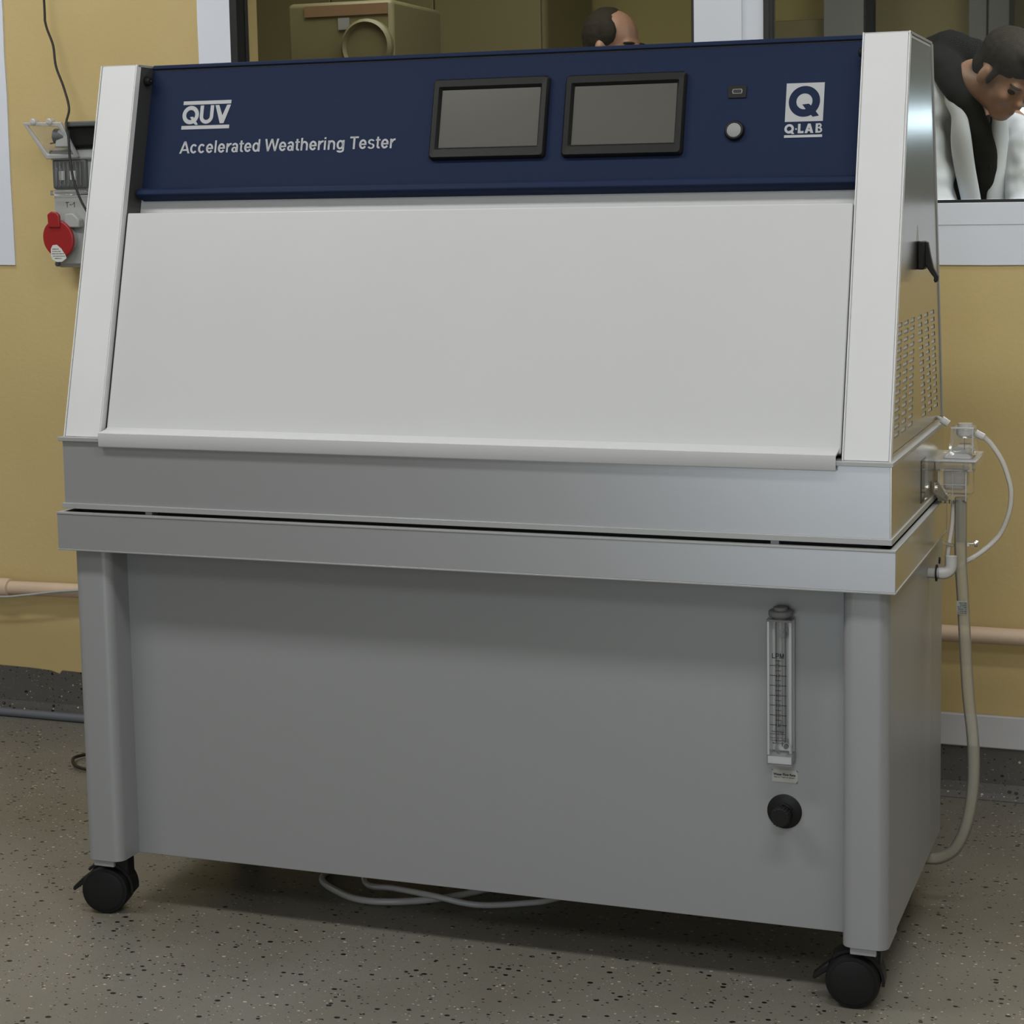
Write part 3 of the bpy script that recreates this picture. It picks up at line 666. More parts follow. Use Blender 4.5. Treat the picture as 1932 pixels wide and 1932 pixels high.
v_, f_ = HF.lathe([(.0005, BX+.0050), (.0110, BX+.0050), (.0110, BX+.0068), (.0100, BX+.0074), (.0005, BX+.0078)], 32, bc-.0003, bz); new('button_lens', v_, f_, M['lens'], bt, smooth='auto')
# --- printed marks on the navy panel
PF = Fr(HF.p(0, 0, BX), HF.u, HF.v)
def SB(z): return sv(z, BX)
grotesk('panel_text', 'Accelerated Weathering Tester', PF, .1440, .5370, SB(1.2787), SB(1.2990), .0001, .0004, M['print'], ctl)
th = (.0001, .0004)
parts = [PF.box(.1434, .2335, SB(1.3596), SB(1.3656), *th), PF.box(.1434, .2335, SB(1.3186), SB(1.3246), *th)]
qb, qt = SB(1.3272), SB(1.3577); qc = (qb+qt)/2; qr = (qt-qb)/2
parts.append(PF.ring(qr, qr*.55, *th, .1590, qc, sx=.99))
parts.append(PF.poly([(.1580, qc-.0035), (.1640, qc-.0030), (.1742, qb-.0008), (.1700, qb-.0016), (.1662, qb+.0012)], *th))
uw = .0064; ux0, ux1 = .1765, .2020; ur = (ux1-ux0)/2
parts += [PF.box(ux0, ux0+uw, qb+ur, qt, *th), PF.box(ux1-uw, ux1, qb+ur, qt, *th), PF.ring(ur, ur-uw, *th, (ux0+ux1)/2, qb+ur, 24, math.pi, 2*math.pi)]
vx0, vx1, vm = .2045, .2335, .2190
parts += [PF.poly([(vx0, qt), (vx0+.0070, qt), (vm+.0012, qb+.0105), (vm+.0035, qb), (vm-.0035, qb)], *th), PF.poly([(vx1, qt), (vx1-.0070, qt), (vm-.0012, qb+.0105), (vm-.0035, qb), (vm+.0035, qb)], *th)]
parts = [([q+HF.n*(.00004*i) for q in v], f) for i, (v, f) in enumerate(parts)]
v_, f_ = merge(parts); new('panel_logo', v_, f_, M['print'], ctl)
lx0, lx1, lb0, lb1 = 1.1710, 1.2284, SB(1.3024), SB(1.3597)
lw, lh = lx1-lx0, lb1-lb0
v_, f_ = merge([PF.box(lx0, lx1, lb0, lb1, *th), PF.box(lx0, lx1, SB(1.2788), SB(1.2826), *th)]); new('panel_logo', v_, f_, M['print'], ctl)
def L(u, v): return (lx0+u*lw, lb1-v*lh)
th2 = (.0004, .0006)
parts = [PF.ring(.40*lh, .205*lh, *th2, *L(.49, .48), 48), PF.poly([L(*q) for q in ((.439, .56), (.61, .545), (.68, .60), (.785, .72), (.89, .86), (.727, .885), (.67, .825), (.533, .68))], *th2)]
parts = [([q+HF.n*(.00006*i) for q in v], f) for i, (v, f) in enumerate(parts)]
v_, f_ = merge(parts); new('logo_letter', v_, f_, M['blue'], ctl)
qq0, qq1 = SB(1.2850), SB(1.2990); h = qq1-qq0; r_ = h/2
parts = [PF.ring(r_, r_*.5, *th, lx0+r_, qq0+r_, 28), PF.poly([(lx0+r_*.95, qq0+r_*.55), (lx0+r_*1.5, qq0+r_*.75), (lx0+r_*2.15, qq0-.0008), (lx0+r_*1.6, qq0-.0010)], *th),
         PF.box(lx0+r_*2.3, lx0+r_*2.3+.0022, qq0+r_*.75, qq0+r_*.75+.0024, *th)]
a = lx0+r_*2.3+.0038
parts += [PF.box(a, a+.0038, qq0, qq1, *th), PF.box(a, a+.0088, qq0, qq0+.0034, *th)]
a += .0103
parts += [PF.poly([(a, qq0), (a+.0042, qq0), (a+.0082, qq1), (a+.0046, qq1)], *th), PF.poly([(a+.0132, qq0), (a+.0090, qq0), (a+.0050, qq1), (a+.0086, qq1)], *th), PF.box(a+.0030, a+.0102, qq0+.0028, qq0+.0055, *th)]
a = lx1-.0103
parts += [PF.box(a, a+.0036, qq0, qq1, *th), PF.ring(h*.29, h*.10, *th, a+.0058, qq0+h*.29, 16, -math.pi/2, math.pi/2), PF.ring(h*.25, h*.08, *th, a+.0053, qq0+h*.76, 16, -math.pi/2, math.pi/2),
          PF.box(a+.003, a+.0060, qq0, qq0+.0026, *th), PF.box(a+.003, a+.0056, qq1-.0025, qq1, *th), PF.box(a+.003, a+.0060, qq0+h*.46, qq0+h*.60, *th)]
parts = [([q+HF.n*(.00004*i) for q in v], f) for i, (v, f) in enumerate(parts)]
v_, f_ = merge(parts); new('panel_logo', v_, f_, M['print'], ctl)

# --- door
DH = -.009
v_, f_ = HF.box(.0825, 1.2875, sv(.828, DH), sv(1.1815, DH), DH-.034, DH); dr = new('door', v_, f_, M['white'], T, bevel=.0022, seg=3)
lip = [(.000, .8300), (.000, .8085), (.0015, .8066), (.013, .8066), (.013, .8085), (.0025, .8092), (.0025, .8265), (.030, .8320), (.030, .8368), (.022, .8330)]
v_, f_ = prismv([(.0838, y, z) for y, z in lip], (1.2850-.0838, 0, 0)); new('door_lip', v_, f_, M['white'], dr, bevel=.0008)
for xa, xb in ((.0790, .0815), (1.2885, 1.2910)):
    v_, f_ = HF.box(xa, xb, .002, sv(1.18), -.045, -.012); new('door_gap_shade', v_, f_, M['dark'], T)  # near-black strips beside the door, shade of the gap put into the colour

# --- water fittings on the right end of the machine
fl = box('float_chamber', 1.3655, 1.4130, .440, .535, .6985, .752, M['clear'], T, bevel=.004, label='clear plastic float chamber with lid')
boxes('chamber_ridge', [(1.3665, 1.3690, .438, .441, .700, .752), (1.4100, 1.4125, .438, .441, .700, .752), (1.3895, 1.3905, .4385, .440, .700, .752), (1.3690, 1.4100, .4385, .440, .7262, .7275)], M['milky'], fl, bevel=.0006)
box('float_block', 1.3725, 1.4080, .455, .52, .715, .749, M['milky'], fl, bevel=.005)
box('chamber_lid', 1.3590, 1.4275, .4340, .560, .7630, .7672, M['milky'], fl, bevel=.002)
boxes('lid_flange', [(1.3620, 1.4245, .4350, .4390, .7500, .7630), (1.4205, 1.4245, .4390, .552, .7500, .7630), (1.3635, 1.4245, .4345, .4365, .7500, .7518)], M['clear'], fl, bevel=.001)
for xx in (1.3665, 1.4110): boxes('lid_clip', [(xx-.004, xx+.004, .4325, .436, .7515, .7655)], M['clear'], fl, bevel=.001)
v_, f_ = prismv([(1.3700, .45, .7672), (1.4200, .45, .7672), (1.4100, .47, .7790), (1.3820, .47, .7790)], (0, .075, 0)); new('lid_dome', v_, f_, M['milky'], fl, bevel=.004)
prism('lid_tower', [(1.3795, .462, .772), (1.4225, .462, .772), (1.4205, .462, .8170), (1.3830, .462, .8170)], (0, .05, 0), M['clear'], fl, bevel=.003)
boxes('tower_ridge', [(1.4175, 1.4200, .4595, .4625, .776, .817), (1.3830, 1.4205, .4600, .4625, .8150, .8180)], M['milky'], fl, bevel=.0008)
v_, f_ = Fr((1.4035, .488, 0), (1, 0, 0), (0, 1, 0)).lathe([(.002, .7985), (.010, .7985), (.0145, .803), (.0150, .811), (.0125, .815), (.0125, .8215), (.002, .8215)], 24); new('tower_cap', v_, f_, M['milky'], fl, smooth='auto')
boxes('tower_stem', [(1.4020, 1.4032, .484, .4852, .776, .7985), (1.3945, 1.4130, .484, .4850, .788, .7893)], M['capgrey'], fl)
v_, f_ = merge([Fr((xx, yy_, .6985), (1, 0, 0), (0, 1, 0)).lathe([(.0035, -.003), (.0045, 0), (.003, .003)], 12) for xx, yy_ in ((1.374, .445), (1.381, .447), (1.388, .444), (1.397, .447), (1.405, .445))]); new('chamber_foot', v_, f_, M['clear'], fl, smooth='auto')
# mounting bracket, hinge nut, clear sticker on the body side
prism('chamber_bracket', [(1.3655, .404, .735), (1.3655, .404, .718), (1.3730, .415, .7035), (1.3830, .425, .7030), (1.3830, .430, .7055), (1.3735, .430, .7065), (1.3680, .420, .7195), (1.3680, .404, .735)][:8], (0, .02, 0), M['steel'], fl)
v_, f_ = Fr((1.3665, .402, .726), (0, 1, 0), (0, 0, 1)).lathe([(.001, .001), (.0045, .001), (.0045, .005), (.001, .006)], 16); new('bracket_screw', v_, f_, M['chrome'], fl, smooth='auto')
box('clear_plate', 1.3619, 1.3630, .289, .352, .7185, .785, M['clear'], T)
# fittings at the top: white push-in connectors
for nm, a_, b_ in (('hose_connector', (1.3800, .462, .823), (1.3690, .462, .8300)), ('hose_connector', (1.4195, .49, .806), (1.4330, .49, .799))):
    v_, f_ = sweep([a_, b_], .0062, 14, smooth=False); new(nm, v_, f_, M['milky'], fl, smooth='auto')
ah = tube('air_hose', [(1.4300, .497, .800), (1.4436, .50, .7871), (1.4608, .50, .7612), (1.4713, .50, .7336), (1.4767, .50, .7076), (1.4729, .50, .6725), (1.458, .50, .6367), (1.4327, .49, .6109), (1.4071, .475, .5946), (1.395, .46, .585)], .0042, M['tubeclear'], T, seg=12, label='curved thin clear hose')
tube('short_hose', [(1.369, .462, .8300), (1.362, .468, .832), (1.352, .50, .83), (1.35, .545, .826)], .003, M['tubeclear'], T)
dh = tube('drain_hose', [(1.4020, .45, .705), (1.4022, .45, .66), (1.4028, .45, .60), (1.4071, .45, .5339), (1.4161, .45, .3889), (1.4255, .45, .3007), (1.4262, .45, .2292), (1.417, .455, .165), (1.398, .465, .115), (1.372, .475, .091), (1.345, .48, .085), (1.30, .48, .080), (1.22, .47, .075)], .0100, M['tube'], T, seg=20, label='thick clear drain hose curving under the machine')
tube('hose_liner', [(1.4020, .45, .700), (1.4022, .45, .66), (1.4024, .45, .632)], .0062, M['capgrey'], dh)
tube('hose_liner', [(1.390, .455, .700), (1.3885, .45, .66), (1.384, .44, .62), (1.383, .44, .595)], .0040, M['tubeclear'], dh)
fl2 = Fr((1.4060, .4395, 0), (1, 0, 0), (0, 0, 1))
lbz = box('hose_label', 1.3985, 1.4150, .4385, .4392, .5150, .5370, M['label'], dh)
LF = Fr((0, .4384, 0), (1, 0, 0), (0, 0, 1))
for i, (t, a_) in enumerate((('WATER', 1.4020), ('OVERF', 1.4035), ('RUN TUBE', 1.4000), ('DRAIN TO', 1.4005), ('A CONTAIN', 1.4000), ('FLOOR DR', 1.3995))):
    zz = .5338-i*.0033; text('label_text', t, LF, a_, 1.4148, zz-.0011, zz+.0012, .0002, M['ink'], lbz, bold=.02)
# hose clamp link and thumb screw
hc = boxes('hose_clamp', [(1.4128, 1.4165, .447, .453, .626, .632)], M['chrome'], T)
v_, f_ = sweep([(1.4140, .45, .6300), (1.4235, .45, .6305)], .0022, 10, smooth=False); new('clamp_screw', v_, f_, M['chrome'], hc)
v_, f_ = Fr((1.4240, .45, .6305), (0, 1, 0), (0, 0, 1)).lathe([(.001, 0), (.0055, .0005), (.0058, .003), (.0045, .0065), (.001, .007)], 18); new('thumb_screw', v_, f_, M['chrome'], hc, smooth='auto')
prism('clamp_link', [(1.3775, .425, .6360), (1.3785, .425, .6305), (1.3925, .440, .6245), (1.3935, .440, .6295)], (0, .004, 0), M['chrome'], hc, bevel=.0008)
# elbow valve low on the side
el = root
v_, f_ = Fr((1.358, .400, .589), (0, 1, 0), (0, 0, 1)).lathe([(.001, 0), (.0085, 0), (.0085, .018), (.001, .018)], 20); vl = new('side_valve', v_, f_, M['milky'], T, smooth='auto', label='milky plastic elbow fitting')
v_, f_ = Fr((1.3700, .400, .589), (0, 1, 0), (0, 0, 1)).ring(.0135, .0085, 0, .0022, seg=28); new('valve_clip', v_, f_, M['rubber'], vl, smooth='auto')
v_, f_ = Fr((1.3735, .408, .608), (0, 1, 0), (0, 0, 1)).ring(.0055, .003, 0, .002, seg=18); new('valve_clip', v_, f_, M['rubber'], vl, smooth='auto')
tube('valve_elbow', [(1.374, .400, .589), (1.386, .402, .590), (1.3925, .405, .598), (1.3925, .408, .617)], .0098, M['milky'], vl, seg=18)

# ---- loose hose coils under the machine
o = tube('coiled_hose', [(.34, .42, .007), (.310, .30, .007), (.3757, .235, .007), (.4445, .216, .007), (.5285, .246, .007), (.60, .31, .007), (.66, .40, .007)], .0062, M['tubeclear'], None)
o['label'] = 'loop of pale hose lying on the floor, leftmost of two under the machine'; o['category'] = 'hose'
o = tube('coiled_hose', [(.36, .36, .007), (.4034, .285, .007), (.4659, .256, .018), (.5421, .240, .020), (.6246, .2501, .008), (.7065, .2876, .007), (.7396, .3155, .007), (.80, .40, .007)], .0055, M['tubeclear'], None)
o['label'] = 'pale hose on the floor reaching furthest right under the machine'; o['category'] = 'hose'
o = tube('cable_loop', [(-.27, .99, .006), (-.46, .90, .006), (-.527, .815, .008), (-.520, .765, .012), (-.475, .730, .008), (-.38, .735, .006), (-.15, .75, .006)], .0035, M['cable'])
o['label'] = 'black cable loop on the floor behind the left leg of the machine'; o['category'] = 'cable'

# ================================================================ ROOM BEHIND THE GLASS
YF = 4.7
s(box('floor_far', X0, X1+1.6, YW+.12, YF+.1, -.05, 0, M['floor']))
s(box('ceiling_far', X0, X1+1.6, YW+.12, YF+.1, ZC, ZC+.05, M['ceil']))
s(box('wall_far', X0, X1+1.6, YF, YF+.1, 0, ZC, M['far']))
s(box('wall_far_left', X0-.1, X0, YW+.12, YF, 0, ZC, M['far']))
s(box('wall_far_right', X1+1.6, X1+1.7, YW+.12, YF, 0, ZC, M['far']))
s(box('wall_far_front', X1, X1+1.6, YW+.02, YW+.12, 0, ZC, M['far']))

# far furniture
def thing(o, label, cat, group=None):
    o['label'] = label; o['category'] = cat
    if group: o['group'] = group
    return o
c = root('reflection_cabinet', 'dull olive reflection in the left window, built as a tall cabinet shape in the far room', 'cabinet', (-1.4, 4.4, 0))
box('cabinet_body', -1.95, -.615, 4.12, 4.69, 0, 2.45, M['cabinet'], c, bevel=.03, seg=4)  # solid shape added in place of a reflection in the glass
for k in range(3): box('cabinet_door', -1.93+k*.435, -1.50+k*.435, 4.105, 4.12, .1, 2.4, M['cabinet'], c, bevel=.004)
g = root('drum_machine', 'green machine with faded red strip and round drum behind the left window', 'machine', (-.87, 3.0, 0))
box('machine_body', -1.06, -.69, 2.90, 3.3, 0, 1.838, M['green'], g, bevel=.015)
box('red_strip', -.996, -.705, 2.895, 2.90, 1.792, 1.826, M['orange'], g)
box('white_sticker', -.878, -.840, 2.895, 2.90, 1.748, 1.785, M['locker'], g)
v_, f_ = Fr((-.775, 2.90, 1.69), (1, 0, 0), (0, 0, 1)).lathe([(.001, 0), (.088, 0), (.088, .02), (.078, .03), (.07, .018), (.001, .018)], 40); new('drum_lid', v_, f_, M['green'], g, smooth='auto')
for nm, a, b, lab in (('grey_locker', .36, .517, 'grey metal locker left of the dark gap, behind the right window'), ('grey_locker', .900, 1.047, 'narrow grey metal locker with a central slit, behind the bending person')):
    l_ = root(nm, lab, 'locker', ((a+b)/2, 4.5, 0)); box('locker_body', a, b, 4.5, 4.69, 0, 2.3, M['locker'], l_, bevel=.004)
    mid = a+.064 if a > .8 else b-.004
    box('locker_slit', mid, mid+.008, 4.497, 4.4995, .05, 2.25, M['dark'], l_)
thing(box('dark_post', .520, .548, 4.5, 4.56, 0, 2.6, M['hood'], None, bevel=.003), 'thin dark upright post beside the grey locker in the far room', 'post')
thing(box('low_shelf_unit', .06, .355, 4.58, 4.69, 0, 1.875, M['cabinet'], None, bevel=.004), 'low olive grey partition along the far wall behind the right window', 'partition')
# a bright daylight window in the far room, beyond the right edge of the frame
s(box('window_3', 1.178, 2.35, 3.60, 3.64, 1.415, 1.472, M['daylight']))
s(boxes('trim_8', [(1.172, 2.356, 3.595, 3.645, 1.39, 1.415), (1.172, 2.356, 3.595, 3.645, 1.472, 1.51), (1.172, 1.178, 3.595, 3.645, 1.415, 1.472)], M['locker']))
s(box('wall_partition', 1.30, 2.356, 3.645, 3.70, 0, ZC, M['locker']))

# ---------------------------------------------------------------- people
def ell(c, ax, rad, seg=16, rings=10):
    V, Fc = [], []
    c = Vector(c)
    for j in range(1, rings):
        p = math.pi*j/rings
        for i in range(seg):
            t = 2*math.pi*i/seg
            V.append(c+ax[0]*rad[0]*math.sin(p)*math.cos(t)+ax[1]*rad[1]*math.sin(p)*math.sin(t)+ax[2]*rad[2]*math.cos(p))
    top = len(V); V.append(c+ax[2]*rad[2]); V.append(c-ax[2]*rad[2])
    for j in range(rings-2):
        for i in range(seg): Fc.append((j*seg+i, j*seg+(i+1) % seg, (j+1)*seg+(i+1) % seg, (j+1)*seg+i))
    for i in range(seg):
        Fc.append((top, (i+1) % seg, i)); Fc.append((top+1, (rings-2)*seg+i, (rings-2)*seg+(i+1) % seg))
    return V, Fc
AX = (Vector((1, 0, 0)), Vector((0, 1, 0)), Vector((0, 0, 1)))
def seg_(a, ra, b, rb, flat=1.0):
    a, b = Vector(a), Vector(b); out = [ell(a, AX, (ra, ra*flat, ra)), ell(b, AX, (rb, rb*flat, rb))]
    v, f = sweep([a, b], lambda t: ra+(rb-ra)*t, 16, smooth=False); 
    if flat != 1.0:
        v = [Vector((q.x, a.y+(b.y-a.y)*((q-a).dot(b-a)/max((b-a).length_squared, 1e-6))+(q.y-(a.y+(b.y-a.y)*((q-a).dot(b-a)/max((b-a).length_squared, 1e-6))))*flat, q.z)) for q in v]
    return out+[(v, f)]
def chain(L, flat=1.0):
    out = []
    for i in range(len(L)-1): out += seg_(L[i][0], L[i][1], L[i+1][0], L[i+1][1], flat)
    return out
def blob(name, parts, m, par, vox=.007, smooth=6, disp=0, dscale=.06, label=None):
    v, f = merge(parts); o = new(name, v, f, m, None, label=label)
    r = o.modifiers.new('r', 'REMESH'); r.mode = 'VOXEL'; r.voxel_size = vox; r.use_smooth_shade = True
    sm = o.modifiers.new('s', 'SMOOTH'); sm.iterations = smooth; sm.factor = .5
    if disp:
        t = bpy.data.textures.new(name, 'CLOUDS'); t.noise_scale = dscale; t.noise_depth = 1
        d = o.modifiers.new('d', 'DISPLACE'); d.texture = t; d.strength = disp; d.mid_level = .5; d.texture_coords = 'GLOBAL'
    bpy.context.view_layer.update()
    me = bpy.data.meshes.new_from_object(o.evaluated_get(bpy.context.evaluated_depsgraph_get()))
    o.modifiers.clear(); o.data = me
    for p in me.polygons: p.use_smooth = True
    setp(o, par); return o
def headparts(C, Fd, Ud, k=1.0):
    Fd = Vector(Fd).normalized(); Ud = (Vector(Ud)-Fd*Vector(Ud).dot(Fd)).normalized(); Sd = Ud.cross(Fd); ax = (Fd, Sd, Ud); C = Vector(C)
    def P(f, s_, u): return C+(Fd*f+Sd*s_+Ud*u)*k
    ax = tuple(q*k for q in ax)
    L = [ell(P(-.01, 0, .035), ax, (.096, .074, .088)), ell(P(.042, 0, -.028), ax, (.052, .057, .075)), ell(P(.058, 0, -.085), ax, (.034, .036, .026)),
         ell(P(.02, 0, -.06), ax, (.045, .052, .045)), ell(P(.100, 0, -.034), ax, (.016, .013, .016)), ell(P(.092, 0, -.015), ax, (.012, .010, .028)),
         ell(P(.078, 0, .012), ax, (.016, .048, .012)), ell(P(.090, 0, -.062), ax, (.010, .024, .006)), ell(P(.087, 0, -.073), ax, (.010, .021, .007)),
         ell(P(.065, .036, -.030), ax, (.022, .020, .022)), ell(P(.065, -.036, -.030), ax, (.022, .020, .022))]
    for q in (1, -1): L.append(ell(P(-.006, q*.077, -.012), ax, (.018, .009, .031)))
    return L, P, ax
def hand(c, d, n):
    d = Vector(d).normalized(); n = Vector(n).normalized(); s_ = d.cross(n); c = Vector(c); out = [ell(c+d*.04, (d, s_, n), (.05, .042, .014))]
    for k, (o_, l) in enumerate(((-.030, .062), (-.011, .075), (.010, .070), (.029, .055))):
        b = c+d*.078+s_*o_; out += chain([(b, .0085), (b+d*l*.5+n*.004, .008), (b+d*l+n*.016, .0068)])
    b = c+d*.025-s_*.038; out += chain([(b, .011), (b+d*.03-s_*.022, .0095), (b+d*.055-s_*.026+n*.008, .008)])
    return out
# person bending forward behind the right window
p2 = root('person', 'bending person in white coat over charcoal hood, head lowered, behind the right window', 'person', (1.10, 2.7, 0))
Fd, Ud = (.63, -.44, -.64), (.1, 0, 1)
Hc = Vector((1.2, 2.4, 1.5))
_, P, ax = headparts(Hc, Fd, Ud, .9); near = min((P(-.006, q*.077, -.012) for q in (1, -1)), key=lambda v: v.y)
Hc += Vector((1.211, 2.31, 1.498))-near
L, P, ax = headparts(Hc, Fd, Ud, .9)
L += chain([(P(-.02, 0, -.05), .058), ((1.175, 2.43, 1.49), .058), ((1.10, 2.54, 1.40), .085)])
L += chain([((1.10, 2.56, 1.40), .12), ((1.13, 2.64, 1.15), .13), ((1.09, 2.75, .92), .14)], .8)
for q, dx in ((-1, -.09), (1, .09)):
    L += chain([((1.09+dx, 2.75, .90), .09), ((1.09+dx*1.2, 2.70, .50), .06), ((1.09+dx*1.3, 2.77, .08), .042)])
    L += chain([((1.09+dx*1.3, 2.79, .045), .042), ((1.10+dx*1.4, 2.66, .035), .032)])
La = [((1.02, 2.52, 1.43), .055), ((1.06, 2.40, 1.18), .048), ((1.19, 2.22, .99), .035)]
Ra = [((1.25, 2.58, 1.37), .055), ((1.315, 2.44, 1.17), .046), ((1.32, 2.24, .99), .034)]
L += chain(La)+chain(Ra)+hand((1.20, 2.205, .98), (.6, -.75, -.3), (0, 0, -1))+hand((1.32, 2.23, .98), (-.1, -.95, -.3), (0, 0, -1))
blob('body', L, M['skin'], p2, .006, 4)
hh = [ell(P(-.012, 0, .052), ax, (.099, .0815, .084)), ell(P(-.045, 0, .0), ax, (.060, .070, .06)), ell(P(.045, 0, .090), ax, (.050, .055, .035))]
for q in (1, -1): hh.append(ell(P(.018, q*.072, -.002), ax, (.010, .008, .028)))
blob('hair', hh, M['hair'], p2, .005, 3, disp=.003, dscale=.012)
v_, f_ = merge([ell(P(.078, q*.030, .012), ax, (.018, .019, .0035)) for q in (1, -1)]); new('eyebrow', v_, f_, M['hair'], p2, smooth=True)
v_, f_ = merge([ell(P(.073, q*.030, -.006), ax, (.014, .014, .009)) for q in (1, -1)]); new('eye', v_, f_, M['hair'], p2, smooth=True)
# charcoal hooded top: the hood lies on the back and shoulders, the collar runs down the open front
hd = chain([((1.03, 2.58, 1.560), .055), ((1.100, 2.53, 1.572), .060), ((1.160, 2.50, 1.560), .048)])
hd += chain([((1.05, 2.50, 1.54), .06), ((1.10, 2.44, 1.52), .05), ((1.135, 2.395, 1.475), .038), ((1.165, 2.375, 1.425), .034)])
hd += chain([((1.10, 2.56, 1.38), .125), ((1.13, 2.63, 1.12), .135)], .8)
hd += chain([((1.165, 2.375, 1.425), .036), ((1.192, 2.385, 1.36), .036), ((1.208, 2.43, 1.27), .034), ((1.203, 2.47, 1.17), .030)])
blob('hooded_top', hd, M['hood'], p2, .007, 5, disp=.012, dscale=.05)
co = chain([((1.05, 2.60, 1.40), .125), ((1.08, 2.64, 1.25), .135), ((1.08, 2.72, .95), .15), ((1.08, 2.76, .62), .17)], .85)
co += chain([((1.22, 2.64, 1.33), .075), ((1.24, 2.62, 1.20), .085), ((1.22, 2.68, .95), .11), ((1.20, 2.74, .62), .13)], .85)
co += chain([((1.06, 2.46, 1.425), .085), ((1.04, 2.55, 1.43), .09)])
co += chain([((1.025, 2.50, 1.435), .068), ((1.050, 2.45, 1.33), .078), ((1.062, 2.40, 1.18), .070), ((1.18, 2.24, 1.0), .055)])
co += chain([((1.262, 2.55, 1.36), .052), ((1.300, 2.47, 1.29), .056), ((1.318, 2.43, 1.17), .060), ((1.32, 2.26, 1.0), .050)])
blob('white_coat', co, M['coat'], p2, .007, 4, disp=.035, dscale=.08)
def strip(name, pts, th, m, par):
    """pts: pairs of edge points from top to bottom; a thick folded cloth band"""
    V, Fc = [], []
    n = len(pts)
    for a, b in pts:
        a, b = Vector(a), Vector(b); c_ = (a+b)/2+Vector((0, -.012, 0)); dy = Vector((0, th, 0))
        V += [a, c_, b, b+dy, c_+dy, a+dy]
    for i in range(n-1):
        for k in range(6): Fc.append((i*6+k, i*6+(k+1) % 6, (i+1)*6+(k+1) % 6, (i+1)*6+k))
    Fc += [tuple(range(6)), tuple(range((n-1)*6, n*6))]
    return new(name, V, Fc, m, par, smooth=True, sub=2)
strip('lapel', [((1.085, 2.43, 1.475), (1.118, 2.40, 1.492)), ((1.105, 2.37, 1.425), (1.160, 2.35, 1.452)), ((1.130, 2.355, 1.40), (1.163, 2.345, 1.42)), ((1.120, 2.35, 1.345), (1.182, 2.33, 1.352)), ((1.130, 2.37, 1.26), (1.186, 2.36, 1.27)), ((1.150, 2.40, 1.17), (1.204, 2.40, 1.17)), ((1.160, 2.43, 1.08), (1.205, 2.43, 1.08))], .018, M['coat'], p2)
strip('lapel', [((1.208, 2.44, 1.415), (1.252, 2.45, 1.42)), ((1.212, 2.43, 1.35), (1.268, 2.44, 1.36)), ((1.222, 2.42, 1.28), (1.262, 2.43, 1.29)), ((1.205, 2.42, 1.19), (1.262, 2.44, 1.19)), ((1.205, 2.44, 1.08), (1.262, 2.46, 1.08))], .018, M['coat'], p2)
tube('zip', [(1.2215, 2.44, 1.42), (1.2205, 2.405, 1.36), (1.2205, 2.40, 1.30), (1.2215, 2.40, 1.255)], .0025, M['hood'], p2)
blob('trousers', chain([((1.0, 2.75, .88), .10), ((.982, 2.70, .50), .075), ((.973, 2.77, .12), .06)])+chain([((1.18, 2.75, .88), .10), ((1.198, 2.70, .50), .075), ((1.207, 2.77, .12), .06)]), M['trouser'], p2, .012, 3)
blob('shoes', chain([((.973, 2.78, .05), .05), ((.974, 2.65, .04), .04)])+chain([((1.207, 2.78, .05), .05), ((1.226, 2.65, .04), .04)]), M['rubber'], p2, .01, 2)
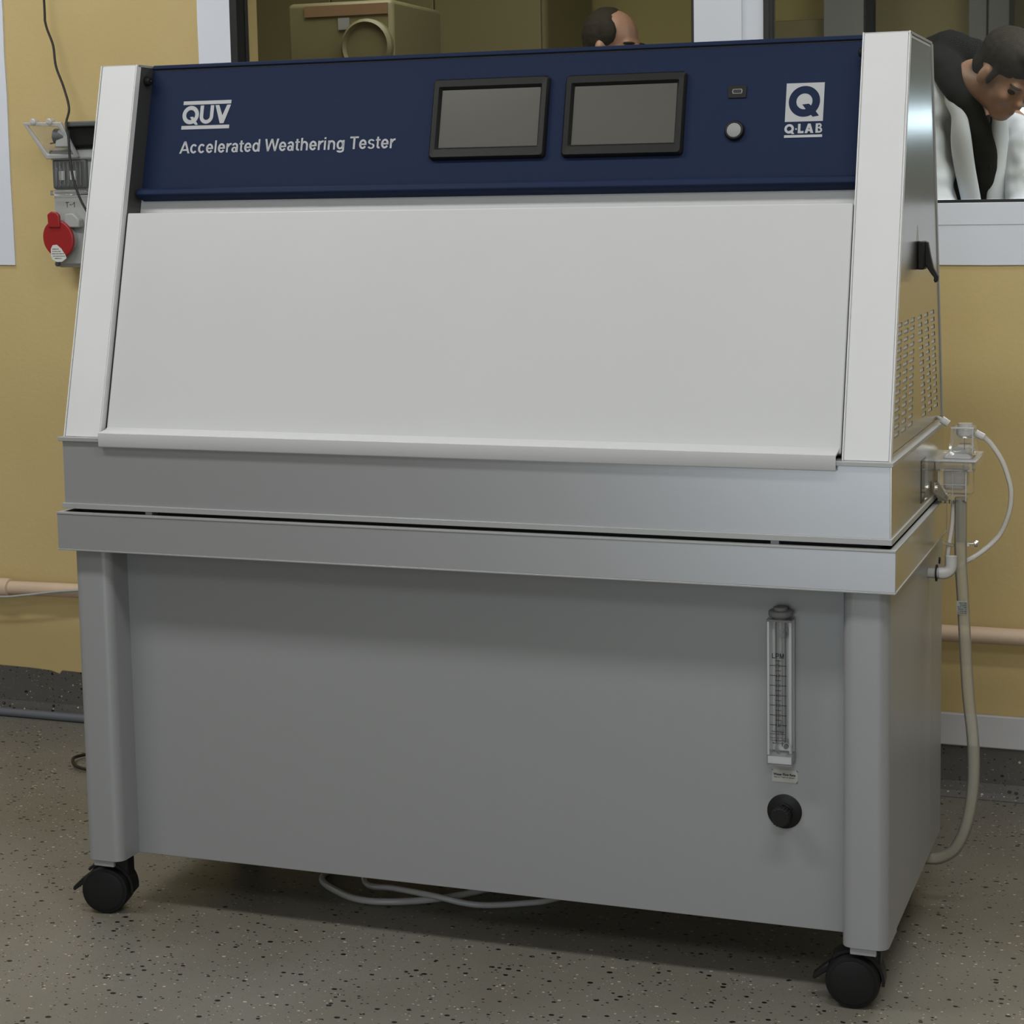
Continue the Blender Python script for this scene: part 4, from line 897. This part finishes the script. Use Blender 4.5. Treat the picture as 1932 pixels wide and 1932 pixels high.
# standing person behind the left window, turned to the right
p1 = root('person', 'standing person with receding dark hair, only the head showing above the navy panel', 'person', (-.09, 3.3, 0))
L, P, ax = headparts((-.088, 3.30, 1.690), (.95, -.28, -.05), (0, 0, 1))
L += chain([(P(-.02, 0, -.05), .056), ((-.115, 3.31, 1.50), .06)])
L += chain([((-.12, 3.30, 1.38), .13), ((-.12, 3.30, 1.15), .125), ((-.12, 3.30, .95), .14)], .9)
for dy in (-.1, .1):
    L += chain([((-.12, 3.3+dy, .92), .09), ((-.11, 3.3+dy, .50), .06), ((-.13, 3.3+dy, .08), .042)])+chain([((-.13, 3.3+dy, .045), .04), ((0, 3.3+dy*1.2, .035), .032)])
    L += chain([((-.12, 3.3+dy*1.9, 1.43), .058), ((-.14, 3.3+dy*2.3, 1.14), .046), ((-.06, 3.3+dy*2.2, .90), .032)])+hand((-.055, 3.3+dy*2.2, .89), (.3, 0, -.95), (1, 0, .2))
blob('body', L, M['skin'], p1, .007, 4)
hh = [ell(P(-.026, 0, .040), ax, (.088, .081, .092)), ell(P(-.052, 0, -.01), ax, (.052, .070, .06)), ell(P(.010, .060, .045), ax, (.040, .020, .045)), ell(P(.010, -.060, .045), ax, (.040, .020, .045))]
blob('hair', hh, M['hair'], p1, .005, 3, disp=.003, dscale=.012)
v_, f_ = merge([ell(P(.080, q*.030, .012), ax, (.019, .021, .005)) for q in (1, -1)]); new('eyebrow', v_, f_, M['hair'], p1, smooth=True)
v_, f_ = merge([ell(P(.073, q*.030, -.006), ax, (.014, .014, .009)) for q in (1, -1)]); new('eye', v_, f_, M['hair'], p1, smooth=True)
blob('white_coat', chain([((-.12, 3.30, 1.40), .15), ((-.12, 3.30, 1.1), .15), ((-.12, 3.30, .65), .18)])+chain([((-.12, 3.11, 1.43), .072), ((-.14, 3.07, 1.14), .06), ((-.08, 3.08, .95), .05)])+chain([((-.12, 3.49, 1.43), .072), ((-.14, 3.53, 1.14), .06), ((-.08, 3.52, .95), .05)]), M['coat'], p1, .01, 4, disp=.02)
blob('trousers', chain([((-.12, 3.2, .8), .10), ((-.11, 3.2, .5), .075), ((-.13, 3.2, .12), .058)])+chain([((-.12, 3.4, .8), .10), ((-.11, 3.4, .5), .075), ((-.13, 3.4, .12), .058)]), M['trouser'], p1, .012, 3)
blob('shoes', chain([((-.13, 3.2, .05), .05), ((0, 3.18, .04), .04)])+chain([((-.13, 3.4, .05), .05), ((0, 3.42, .04), .04)]), M['rubber'], p1, .01, 2)
